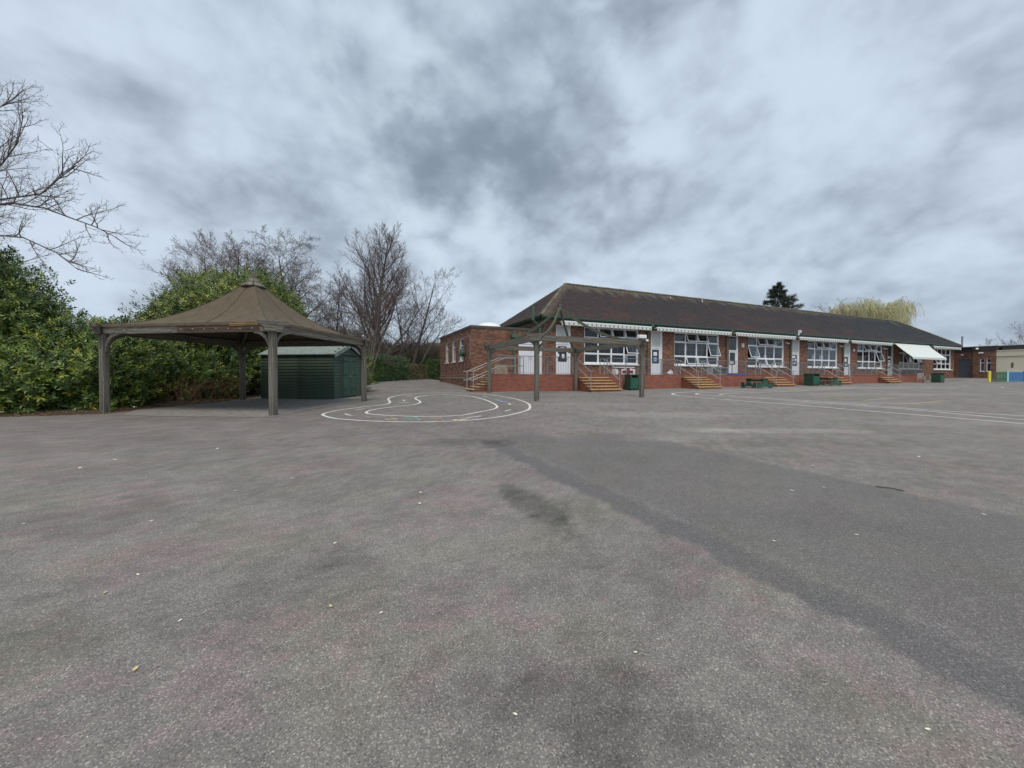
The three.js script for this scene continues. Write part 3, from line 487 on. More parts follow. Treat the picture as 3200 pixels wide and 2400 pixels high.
  classDoor(S, 4 * BAY + 0.38, 4 * BAY + 1.53, 'glass', [[0.2, 1.5, 0.45, 0.2], [0.18, 1.0, 0.5, 0.4]]);
  part('alarm_box', rb(10.25, 10.55, 2.35, 2.7, 0.006, 0.12, 0.02), M.panel, S); part('wall_lamp', rb(27.1, 27.4, 2.45, 2.7, 0.006, 0.10, 0.02), M.panel, S);
  part('wall_lamp', rb(-8.3, -7.95, 2.25, 2.38, 0.006, 0.16, 0.02), M.panel, S);
  for (const x of [16.2, 24.7, 33.0]) { const s = sub('security_camera', S, x, 2.95, 0.006); part('bracket', bx(-0.03, 0.03, -0.05, 0.05, 0, 0.12), M.white, s); const g = rb(-0.05, 0.05, -0.05, 0.05, 0, 0.24, 0.015); g.rotateX(0.35); g.translate(0, -0.02, 0.12); part('camera_body', g, M.white, s); }
  { const s = sub('security_camera', S, 2 * BAY + 0.25, 3.66, 0.62); part('bracket', mg([bx(-0.05, 0.05, -0.05, 0.42, -0.04, 0.02), bx(-0.05, 0.22, 0.36, 0.42, -0.04, 0.06)]), M.white, s); part('camera_body', cyl(0.2, 0.16, 0.36, 0.02, 0.07, 0.10), M.white, s); }
  shadows(S);
}
// things inside the classrooms, seen darkly through the glass
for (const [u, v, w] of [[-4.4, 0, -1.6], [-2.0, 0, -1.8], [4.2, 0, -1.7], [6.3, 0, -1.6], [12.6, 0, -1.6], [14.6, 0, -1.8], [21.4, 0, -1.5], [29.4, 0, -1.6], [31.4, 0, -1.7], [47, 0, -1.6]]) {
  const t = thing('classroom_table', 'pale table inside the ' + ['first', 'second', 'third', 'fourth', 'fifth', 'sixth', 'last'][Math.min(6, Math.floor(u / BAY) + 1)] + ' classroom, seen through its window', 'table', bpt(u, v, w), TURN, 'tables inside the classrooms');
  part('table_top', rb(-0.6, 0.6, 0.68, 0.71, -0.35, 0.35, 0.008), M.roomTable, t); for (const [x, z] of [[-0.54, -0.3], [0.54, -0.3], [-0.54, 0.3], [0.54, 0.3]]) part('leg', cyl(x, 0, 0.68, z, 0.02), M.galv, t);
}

// ------------------------------------------------------------------ flat-roofed annexe
{
  const A = thing('brick_annexe', 'low flat-roofed brick annexe with three narrow white windows beside the tiled roof', 'building', origin, TURN);
  const U0 = -13.58, U1 = -8.6, top = 2.82, base = -1.4, deep = -7.97;
  const wins = [-6.3, -4.44, -2.58];
  // front wall with the double door, side wall with three windows
  part('wall', mg([bx(U0, -10.45, base, top, -0.3, 0), bx(-10.45, -8.77, 2.30, top, -0.3, 0), bx(-10.45, -8.77, base, -0.02, -0.3, 0), bx(-8.77, U1 - 0.002, base, top, -0.3, 0)]), M.mortar, A);
  const segs = [[deep, wins[0]], [wins[0] + 0.95, wins[1]], [wins[1] + 0.95, wins[2]], [wins[2] + 0.95, -0.302]];
  part('wall', mg([...segs.map(([a, b]) => bx(U0, U0 + 0.3, base, top, a, b)), ...wins.map((a) => bx(U0, U0 + 0.3, base, 0.9, a, a + 0.95)), ...wins.map((a) => bx(U0, U0 + 0.3, 2.35, top, a, a + 0.95)), bx(U0 + 0.3, U1 - 0.002, base, top, deep, deep + 0.3)]), M.mortar, A);
  brickwork(A, FRONT(0), [[U0, -10.45, -1.05, 2.78], [-10.45, -8.77, 2.30, 2.78], [-8.77, -8.62, -0.05, 2.78]], BRICK, 150, 51);
  const sideRects = [[deep, -0.002, -1.05, 0.9], [deep, -0.002, 2.35, 2.78]]; for (const [a, b] of segs) sideRects.push([a, Math.min(b, -0.002), 0.9, 2.35]);
  brickwork(A, LEFT(U0), sideRects, BRICK, 150, 52);
  part('coping', mg([bx(U0 - 0.06, U1 - 0.003, top, top + 0.13, -0.36, 0.06), bx(U0 - 0.06, U0 + 0.36, top, top + 0.13, deep - 0.05, -0.361)]), M.coping, A);
  part('flat_roof', bx(U0 + 0.3, U1 - 0.004, top - 0.2, top - 0.05, deep, -0.3), M.coping, A);
  const dome = new THREE.SphereGeometry(1.0, 24, 8, 0, 6.283, 0, 1.5); dome.scale(1, 0.62, 1); dome.translate(-11.5, 2.93, -2.6);
  part('skylight', dome, M.white, A); part('skylight_kerb', bx(-12.5, -10.5, 2.77, 2.95, -3.6, -1.6), M.panel, A);
  part('damp_course', mg([bx(U0 - 0.012, -10.45, -0.04, 0.0, 0.0, 0.012), bx(U0 - 0.012, U0, -0.04, 0.0, deep, 0.0)]), M.plinth, A);
  part('plinth_ledge', mg([bx(U0 - 0.09, -12.4, -0.24, -0.18, 0.0, 0.08), bx(U0 - 0.09, U0, -0.24, -0.18, deep, 0.0)]), M.plinth, A);
  part('plinth', mg([bx(U0 - 0.05, -12.4, base, -0.24, 0, 0.05), bx(U0 - 0.05, U0, base, -0.24, deep, 0.0)]), M.mortar, A);
  brickwork(A, { o: V(0, 0, 0.05), ux: V(1, 0, 0), n: V(0, 0, 1) }, [[U0 - 0.05, -12.4, -1.2, -0.24]], BRICK, 0, 53);
  brickwork(A, { o: V(U0 - 0.05, 0, 0), ux: V(0, 0, 1), n: V(-1, 0, 0) }, [[deep, 0.05, -1.2, -0.24]], BRICK, 0, 54);
  for (const a of wins) {
    const w = sub('window', A, U0 + 0.12, 0, a + 0.475); w.rotation.y = -Math.PI / 2;
    part('frame', mg([bx(-0.475, -0.40, 0.9, 2.35, -0.04, 0.05), bx(0.40, 0.475, 0.9, 2.35, -0.04, 0.05), bx(-0.40, 0.40, 2.28, 2.35, -0.04, 0.05), bx(-0.40, 0.40, 0.9, 0.97, -0.04, 0.05), bx(-0.40, 0.40, 1.85, 1.91, -0.04, 0.05)]), M.white, w);
    part('pane', bx(-0.4, 0.4, 0.97, 1.85, -0.004, 0.002), M.glass, w); part('pane', bx(-0.4, 0.4, 1.91, 2.28, -0.004, 0.002), M.glass, w);
    part('glazing_bar', bx(-0.012, 0.012, 0.97, 1.85, 0.003, 0.016), M.white, w); part('blind', bx(-0.4, 0.4, 0.97, 2.28, -0.10, -0.095), M.room, w); part('sill', rb(-0.52, 0.52, 0.83, 0.897, -0.02, 0.17, 0.008), M.white, w);
  }
  const d = sub('double_door', A, -9.61, 0, -0.08);
  part('door_frame', mg([bx(-0.84, -0.77, 0, 2.3, -0.04, 0.05), bx(0.77, 0.84, 0, 2.3, -0.04, 0.05), bx(-0.77, 0.77, 2.22, 2.3, -0.04, 0.05), bx(-0.77, 0.77, 1.96, 2.03, -0.04, 0.05)]), M.white, d);
  part('top_panel', bx(-0.77, 0.77, 2.03, 2.22, -0.02, 0.01), M.whiteDoor, d);
  for (const s of [-1, 1]) { const lf = part('leaf', bx(Math.min(s * 0.005, s * 0.765), Math.max(s * 0.005, s * 0.765), 0.01, 1.955, -0.02, 0.02), M.whiteDoor, d); part('handle', rod(V(s * 0.08, 0.95, 0.05), V(s * 0.08, 1.15, 0.05), 0.012), M.galv, lf); }
  const p = sub('downpipe', A); part('pipe', cyl(-10.82, -0.02, 2.3, 0.11, 0.06, 0.06, 10), M.pipeGreen, p); part('hopper', rb(-11.02, -10.62, 2.28, 2.52, 0.01, 0.27, 0.03), M.pipeGreen, p); part('outlet', rb(-10.92, -10.72, 2.50, 2.72, 0.01, 0.14, 0.02), M.coping, p);
  part('patch', bx(-12.1, -11.2, 0.0, 0.62, 0.007, 0.012), M.plinth, A);
  shadows(A);
}
{ // hose reel on the annexe wall
  const p = bpt(-13.58, 1.34, -1.25), h = thing('hose_reel', 'round dark green hose reel mounted on the brick annexe wall beside its window', 'hose reel', p, TURN);
  const disc = (x0, x1, r) => { const g = new THREE.CylinderGeometry(r, r, Math.abs(x1 - x0), 20); g.rotateZ(Math.PI / 2); g.translate((x0 + x1) / 2, 0, 0); return g; };
  part('flange', disc(-0.30, -0.27, 0.24), M.pipeGreen, h); part('flange', disc(-0.12, -0.09, 0.24), M.pipeGreen, h); part('hose', disc(-0.27, -0.12, 0.19), M.plasticGreen, h); part('bracket', mg([bx(-0.35, -0.006, -0.03, 0.03, -0.02, 0.02), bx(-0.03, -0.006, -0.2, 0.2, -0.05, 0.05)]), M.greenPaint, h); part('crank', mg([bx(-0.36, -0.33, -0.02, 0.2, -0.015, 0.015), bx(-0.44, -0.36, 0.16, 0.2, -0.015, 0.015)]), M.teak, h);
  shadows(h);
}

// ------------------------------------------------------------------ raised terrace, steps and railings
const WF = 2.60;                                                     // front face of the terrace wall
{
  const T = thing('raised_terrace', 'long raised terrace with a low red brick retaining wall in front of the school', 'terrace', origin, TURN);
  const E = 35.4, L = -13.3;
  part('wall', mg([bx(L, E, -1.35, -0.075, WF - 0.3, WF), bx(E - 0.3, E, -1.35, -0.075, 0.02, WF - 0.3)]), M.mortarRed, T);
  brickwork(T, FRONT(WF), [[L, E, -1.125, -0.075]], REDBRICK, 300, 61);
  brickwork(T, { o: V(L, 0, 0), ux: V(0, 0, 1), n: V(-1, 0, 0) }, [[WF - 0.3, WF, -1.05, -0.075]], REDBRICK, 0, 62);
  part('floor', bx(-12.3, E - 0.3, -1.3, -0.004, 0.02, WF - 0.3), M.concrete, T);
  // brick-on-edge coping: each brick its own piece where the photograph shows them, the rest joined
  const bc = bx(-0.0325, 0.0325, -0.075, 0.012, -0.30, 0.012), far = [];
  let n = 0;
  for (let u = L + 0.04; u < E - 0.03; u += 0.075) { if (n++ < 250) { const m = part('coping_brick', bc, brickMat(REDBRICK[(n * 7 + (n % 5)) % 4]), T); m.position.set(u, 0, WF); } else { const g = bc.clone(); g.translate(u, 0, WF); far.push(g); } }
  part('coping_bricks', mg(far), M.stepBrick, T).userData.kind = 'stuff';
  shadows(T);
}
const stairU = [0, 1, 2, 3, 4].map((k) => -7.8 + k * BAY), stairW = 2.1;
function groundV(u, w) { const p = bpt(u, 0, w); return gh(p.x, p.z) - DECK_Y; }
const stairWhere = ['beside the open timber pavilion', 'at the second classroom door', 'between a picnic table and a green bin', 'behind the farther picnic table', 'next to the wooden bench'];
stairU.forEach((u, k) => {
  const n = [5, 5, 4, 3, 3][k], run = 0.29, drop = -groundV(u + 1, WF + n * run), rise = drop / (n + 1);
  const st = thing('brick_steps', 'brick steps with yellow edged treads ' + stairWhere[k], 'steps', bpt(u, -drop, WF + 0.002), TURN, 'steps up to the terrace');
  for (let i = 0; i < n; i++) {
    const y1 = rise * (n - i), z0 = i * run + 0.012, stp = sub('step', st);
    part('riser', bx(0, stairW, i === n - 1 ? -0.06 : -0.05, y1 - 0.05, z0, z0 + run - 0.012), M.stepBrick, stp);
    part('tread', rb(-0.03, stairW + 0.03, y1 - 0.05, y1, z0 + (i ? -0.008 : 0), z0 + run - 0.10, 0.008), M.kerb, stp);
    part('nosing', rb(-0.03, stairW + 0.03, y1 - 0.055, y1 + 0.002, z0 + run - 0.099, z0 + run + 0.015, 0.01), M.nosing, stp);
  }
  shadows(st);
  for (const s of [0, 1]) {
    const x = u + (s ? stairW - 0.03 : 0.03), zEnd = WF + n * run - 0.10, sf = -drop;
    const h = thing('stair_handrail', `tubular handrail, ${s ? 'bench' : 'annexe'} side of the steps ${stairWhere[k]}`, 'handrail', bpt(x, 0, WF), TURN, 'handrails of the terrace steps');
    const zb = zEnd - WF, yb = rise - drop;
    part('post', cyl(0, yb - 0.001, yb + 0.98, zb, 0.024, 0.024, 8), M.galvPale, h); part('post', cyl(0, 0.015, 1.0, -0.13, 0.024, 0.024, 8), M.galvPale, h);
    for (const y of [0.98, 0.5]) part('rail', polyTube([V(0, y, -0.55), V(0, y, -0.13), V(0, yb + y, zb), V(0, yb + y, zb + 0.18)], 0.022, 8), M.galvPale, h);
    part('post', cyl(0, 0.0, 1.0, -0.55, 0.024, 0.024, 8), M.galvPale, h);
    shadows(h);
  }
});
const segRails = [[-13.25, -8.0], ...[0, 1, 2, 3].map((k) => [-5.5 + k * BAY, -8.0 + (k + 1) * BAY]), [-5.5 + 4 * BAY, 35.2]];
const railWhere = ['beside the annexe double door, behind the timber pavilion', 'in front of the first classroom window', 'in front of the second classroom window', 'in front of the third classroom window', 'in front of the fourth classroom window', 'beneath the lowered awning'];
const balGeo = bx(-0.005, 0.005, 0.07, 1.0, -0.005, 0.005);
segRails.forEach(([a, b], k) => {
  const r = thing('terrace_railing', 'grey metal bar railing ' + railWhere[k], 'railing', bpt(a, 0.012, WF - 0.14), TURN, 'railings along the terrace'), L = b - a, n = Math.round(L / 1.6);
  part('top_rail', rod(V(0, 1.02, 0), V(L, 1.02, 0), 0.019, 8), M.galv, r); part('bottom_rail', bx(0, L, 0.05, 0.075, -0.012, 0.012), M.galv, r);
  for (let i = 0; i <= n; i++) part('post', bx(L * i / n - 0.022, L * i / n + 0.022, 0, 1.015, -0.022, 0.022), M.galv, r);
  for (let x = 0.11; x < L - 0.05; x += 0.115) part('baluster', balGeo, M.galv, r).position.x = x;
  shadows(r);
});
{ // side steps at the annexe corner, climbing along the wall
  const u0 = -14.25, w0 = 0.95, w1 = 2.25, n = 6, run = 0.31, g0 = groundV(u0, 1.6), rise = -g0 / (n + 1) * 1.0;
  const st = thing('brick_steps', 'brick steps climbing sideways along the annexe wall to the terrace end', 'steps', bpt(u0, g0, w0), TURN, 'steps up to the terrace');
  for (let i = 0; i < n; i++) { const s = sub('step', st), x1 = n * run + 0.08; part('riser', bx(i * run + 0.02, Math.min(x1, i * run + run + 0.02), -0.12, (i + 1) * rise - 0.05, 0, w1 - w0), M.stepBrick, s); part('tread', rb(i * run + 0.1, i * run + run + 0.018, (i + 1) * rise - 0.05, (i + 1) * rise, -0.02, w1 - w0 + 0.02, 0.008), M.kerb, s); part('nosing', rb(i * run - 0.005, i * run + 0.098, (i + 1) * rise - 0.055, (i + 1) * rise + 0.002, -0.02, w1 - w0 + 0.02, 0.01), M.nosing, s); }
  shadows(st);
  for (const [w, s] of [[w1 - 0.06, 0], [w0 + 0.06, 1]]) {
    const h = thing('stair_handrail', s ? 'grey tubular handrail on the wall side of the annexe steps' : 'grey tubular handrail on the open side of the annexe steps', 'handrail', bpt(u0, g0, w), TURN, 'handrails of the terrace steps');
    part('post', cyl(0.1, rise - 0.002, rise + 0.98, 0, 0.024, 0.024, 8), M.galvPale, h); part('post', cyl(2.2 + 0.9, -g0, -g0 + 1.0, 0, 0.024, 0.024, 8), M.galvPale, h);
    for (const y of [0.96, 0.48]) part('rail', polyTube([V(-0.12, rise + y, 0), V(0.1, rise + y, 0), V(2.05, -g0 + y, 0), V(3.1, -g0 + y, 0)], 0.022, 8), M.galvPale, h);
    shadows(h);
  }
}

// ------------------------------------------------------------------ awnings
const awnWhere = ['over the window behind the timber pavilion', 'over the second classroom window', 'over the third classroom window', 'over the fourth classroom window', 'over the fifth classroom window', '', 'over the last window of the school'];
function valance(L, drop, z, y) {                                    // scalloped strip of cloth
  const n = Math.round(L / 0.06), pos = [], idx = [], uv = [];
  for (let i = 0; i <= n; i++) { const x = L * i / n, d = drop * (0.80 + 0.20 * Math.abs(Math.sin(x / 0.36 * Math.PI))), w = 0.015 * Math.sin(x / 0.18 * Math.PI * 2); pos.push(x, y, z, x, y - d, z + w); uv.push(x, 0, x, d); if (i) { const a = 2 * i - 2; idx.push(a, a + 1, a + 2, a + 1, a + 3, a + 2); } }
  return geoFrom(pos, idx, null, uv);
}
for (let k = -1; k <= 5; k++) {
  const a = k === 5 ? 42.9 : k === -1 ? -7.65 : k * BAY + 0.42, b = k === 5 ? 50.0 : (k + 1) * BAY - 0.12, L = b - a;
  const open = k === 4;
  const w = thing('awning', open ? 'pale awning let down over the fifth terrace door beside the bench' : 'rolled pale awning with a scalloped edge ' + awnWhere[k + 1], 'awning', bpt(a, 0, 0.006), TURN, 'awnings along the school front');
  part('cassette', mg([rb(0, L, 3.40, 3.50, 0.28, 0.54, 0.03), ...[0.3, L / 2, L - 0.3].map((x) => bx(x - 0.04, x + 0.04, 3.41, 3.48, 0, 0.29))]), M.white, w);
  if (!open) {
    part('front_bar', rb(0, L, 3.40, 3.50, 0.545, 0.60, 0.015), M.white, w);
    part('valance', valance(L, 0.20, 0.59, 3.40), M.awning, w);
    for (let x = 0.18; x < L - 0.1; x += 0.36) { const g = bx(x - 0.05, x + 0.05, 3.235, 3.398, 0.612, 0.615); part('valance_stripe', g, M.awningStripe, w); }
  } else {
    const pos = [], idx = [], uv = [], n = 24, m = 10; for (let i = 0; i <= n; i++) for (let j = 0; j <= m; j++) { const t = j / m; pos.push(0.12 + (L - 0.24) * i / n, lerp(3.46, 1.98, t) - 0.05 * Math.sin(t * Math.PI) + 0.008 * n2(i, j * 0.4), lerp(0.5, 1.92, t)); uv.push(i * 0.3, j * 0.25); if (i && j) { const q = (i - 1) * (m + 1) + j - 1; idx.push(q, q + 1, q + m + 1, q + 1, q + m + 2, q + m + 1); } }
    part('canopy', geoFrom(pos, idx, null, uv), M.awning, w); part('front_bar', rb(0.08, L - 0.08, 1.90, 1.98, 1.90, 1.96, 0.015), M.white, w); part('valance', valance(L - 0.24, 0.16, 1.955, 1.90).translate(0.12, 0, 0), M.awning, w);
    for (const x of [1.2, L - 1.2]) part('arm', polyTube([V(x, 3.4, 0.4), V(x + (x < 4 ? 1.0 : -1.0), 2.65, 1.05), V(x, 1.95, 1.9)], 0.025), M.white, w);
  }
  shadows(w);
}

// ------------------------------------------------------------------ timber pavilions
function prow(dir) {                                                 // the shaped corner block: wider at the top, coved below
  const s = new THREE.Shape(); s.moveTo(-0.36, 0.28); s.lineTo(0.36, 0.28); s.lineTo(0.34, 0.20); s.quadraticCurveTo(0.22, 0.16, 0.20, 0.0); s.lineTo(-0.20, 0.0); s.quadraticCurveTo(-0.22, 0.16, -0.34, 0.20); s.closePath();
  const g = new THREE.ExtrudeGeometry(s, { depth: 0.12, bevelEnabled: true, bevelSize: 0.008, bevelThickness: 0.008, bevelSegments: 1, curveSegments: 5 }); g.translate(0, 0, -0.06); g.rotateY(dir); return uvBox(g);
}
function knee(x, z, dx, dz, H) {                                     // curved brace from post to beam
  const pts = []; for (let i = 0; i <= 7; i++) { const t = i / 7 * Math.PI / 2; pts.push([0.06 + 0.46 * (1 - Math.cos(t)), H - 0.52 + 0.52 * Math.sin(t)]); }
  const geos = []; for (let i = 0; i < 7; i++) geos.push(beam(V(x + dx * pts[i][0], pts[i][1], z + dz * pts[i][0]), V(x + dx * (pts[i + 1][0] + 0.012), pts[i + 1][1] + 0.004, z + dz * (pts[i + 1][0] + 0.012)), 0.07, 0.085)); return mg(geos);
}
function pavilion(o, a, b, H, rise, mats, roofed) {                  // a along x, b along z; z points to the camera
  const hx = a / 2, hz = b / 2, B = 0.24, yA = H + B + rise;
  const corners = [[-hx, hz], [hx, hz], [hx, -hz], [-hx, -hz]];
  for (const [x, z] of corners) {
    const w = o.localToWorld(V(x, 0, z)), base = gh(w.x, w.z) - o.position.y, p = sub('post', o);
    part('shaft', rb(x - 0.082, x + 0.082, base - 0.02, H, z - 0.082, z + 0.082, 0.012), mats.timber, p);
    part('brace', knee(x, z, -Math.sign(x), 0, H), mats.timber, p); part('brace', knee(x, z, 0, -Math.sign(z), H), mats.timber, p);
    for (const q of [0.02, -0.02]) part('arris_strip', bx(x - 0.09, x - 0.083, base + 0.02, H - 0.5, z + q - 0.012, z + q + 0.012), mats.timber, p);
  }
  const edge = (x0, z0, x1, z1, m) => part('edge_beam', beam(V(x0, H + B / 2, z0), V(x1, H + B / 2, z1), 0.09, B), m, o);
  edge(-hx, hz, hx, hz, mats.timber); edge(hx, -hz + 0.05, hx, hz - 0.05, mats.timber); edge(hx, -hz, -hx, -hz, mats.timber); edge(-hx, -hz + 0.05, -hx, hz - 0.05, mats.timber);
  for (const [x, z] of corners) { const c = part('corner_block', prow(Math.atan2(x, z) ), mats.timber, o); c.position.set(x + Math.sign(x) * 0.075, H - 0.01, z + Math.sign(z) * 0.075); }
  const prof = (t) => rise * (0.13 * t + 0.87 * Math.pow(t, 2.0));
  const y0 = H + B;
  for (const [x, z] of corners) {                                    // curved hip ribs
    const geos = []; const n = 12, P = (t) => V(x * (1 - t) * 0.985, y0 - 0.07 + prof(t), z * (1 - t) * 0.985);
    for (let i = 0; i < n; i++) geos.push(beam(P(i / n * 0.975), P((i + 1.04) / n * 0.975), 0.075, 0.13)); part('rib', mg(geos), mats.rib, o);
  }
  if (roofed) {
    const can = sub('canopy', o), R = 0.075, ex = hx + 0.06, ez = hz + 0.06;
    const sides = [[[-ex, ez], [ex, ez]], [[ex, ez], [ex, -ez]], [[ex, -ez], [-ex, -ez]], [[-ex, -ez], [-ex, ez]]];
    const surf = (A, C, t, s) => { const x = lerp(A[0], C[0], s) * (1 - t * (1 - R)), z = lerp(A[1], C[1], s) * (1 - t * (1 - R)), mid = 4 * s * (1 - s); return V(x, y0 + 0.04 + prof(t) - 0.085 * mid * Math.sin(Math.PI * Math.min(1, t * 1.2)) + (t < 0.02 ? -0.01 * Math.abs(Math.sin(s * 40)) : 0) + 0.012 * n2(x * 1.5, z * 1.5) * (1 - t), z); };
    for (const [A, C] of sides) {
      const n = 30, m = 26, pos = [], uv = [], idx = [];
      for (let j = 0; j <= m; j++) for (let i = 0; i <= n; i++) { const p = surf(A, C, j / m, i / n); pos.push(p.x, p.y, p.z); uv.push((i / n - 0.5) * a * (1 - j / m * 0.85), j / m * 3.4); if (i && j) { const q = (j - 1) * (n + 1) + i - 1; idx.push(q, q + 1, q + n + 2, q, q + n + 2, q + n + 1); } }
      part('canvas_panel', geoFrom(pos, idx, null, uv), M.canvas, can);
      // hanging hem nailed over the beam
      const hp = [], hi = [], hu = []; for (let i = 0; i <= 60; i++) { const s = i / 60, p = surf(A, C, 0, s), q = V(lerp(A[0], C[0], s), 0, lerp(A[1], C[1], s)).multiplyScalar(1.004); hp.push(p.x, p.y, p.z, q.x, y0 - 0.035 - 0.02 * Math.abs(n2(i * 0.35, A[0] + C[1])), q.z); hu.push(s * a, 0, s * a, 0.1); if (i) { const k = 2 * i - 2; hi.push(k, k + 1, k + 2, k + 1, k + 3, k + 2); } }
      part('hem', geoFrom(hp, hi, null, hu), M.canvas, can);
      const seam = (s) => { const pts = []; for (let j = 0; j <= 20; j++) { const p = surf(A, C, j / 20, s); pts.push(V(p.x, p.y + 0.006, p.z)); } part('seam', new THREE.TubeGeometry(new THREE.CatmullRomCurve3(pts), 40, 0.011, 5), M.seam, can); };
      seam(0); seam(0.5);
    }
    const cap = sub('cap', o); const lathe = (pts) => new THREE.LatheGeometry(pts.map(([r, y]) => new THREE.Vector2(r, y)), 8);
    part('cap_skirt', lathe([[0.001, 0.30], [0.10, 0.28], [0.16, 0.17], [0.33, 0.05], [0.34, 0.0], [0.27, -0.01], [0.001, 0.0]]).scale(1.12, 1.1, 1.12).translate(0, yA - 0.03, 0), mats.timber, cap); part('cap_board', lathe([[0.001, 0.23], [0.15, 0.22], [0.20, 0.19], [0.20, 0.16], [0.001, 0.16]]).translate(0, yA - 0.02, 0), mats.timber, cap); part('finial', lathe([[0.001, 0.55], [0.05, 0.54], [0.062, 0.50], [0.058, 0.40], [0.075, 0.36], [0.075, 0.22], [0.001, 0.22]]).translate(0, yA - 0.04, 0), mats.timber, cap);
    part('king_post', rb(-0.06, 0.06, yA - 0.9, yA, -0.06, 0.06, 0.01), mats.timber, o);
    for (let i = 0; i < 14; i++) { const x = lerp(-hx + 0.4, hx - 0.2, i / 13), g = new THREE.CylinderGeometry(0.017, 0.017, 0.012, 8); g.rotateX(Math.PI / 2); g.translate(x, H + 0.10 + 0.012 * n2(i, 1), hz + 0.052); part('bolt_head', g, M.galvPale, o); }
    part('facing_board', bx(hx - 2.9, hx - 0.35, H + 0.015, H + B - 0.02, hz + 0.046, hz + 0.051), M.redWood, o);
    const torn = bx(-0.5, 0.5, -0.05, 0.05, -0.004, 0.004); torn.translate(hx - 0.75, H + B - 0.02, hz + 0.064); part('peeled_board', torn, M.ply, o);
  } else {
    part('apex_block', mg([cyl(0, yA - 0.22, yA + 0.06, 0, 0.07, 0.06, 8), cyl(0, yA + 0.06, yA + 0.10, 0, 0.085, 0.07, 8)]), mats.timber, o);
  }
  shadows(o);
}
const p1 = { x: -8.884, D: 13.28 }, p2 = { x: 2.379, D: 19.10 };
const weathered = { timber: M.greyWood, rib: M.greyWood }, mossy = { timber: M.greyWood, rib: M.greenWood };
pavilion(thing('canopy_pavilion', 'square timber pavilion with a peaked brown canvas roof in front of the laurels', 'pavilion', gp(p1.x, p1.D), -0.125), 5.36, 4.90, 2.25, 1.62, weathered, true);
pavilion(thing('pergola_frame', 'open timber pavilion frame with bare curved ribs beside the terrace wall', 'pavilion', gp(p2.x, p2.D), Math.PI / 2 - 1.153), 5.45, 5.45, 2.35, 1.80, mossy, false);
{ // floodlight camera fixed on the open pavilion's corner
  const O = scene.getObjectByName('pergola_frame'), p = O.localToWorld(V(2.725, 2.56, 2.725)), c = thing('floodlight', 'white floodlight on the corner of the open timber pavilion frame', 'floodlight', p, TURN);
  part('bracket', mg([bx(-0.03, 0.03, 0.0, 0.13, -0.03, 0.03), bx(-0.02, 0.3, 0.0, 0.03, -0.02, 0.02)]), M.panel, c); part('housing', rb(-0.22, 0.2, 0.10, 0.27, -0.10, 0.10, 0.03), M.white, c); part('sensor', rb(0.18, 0.36, -0.03, 0.08, -0.05, 0.05, 0.03), M.white, c); shadows(c);
}

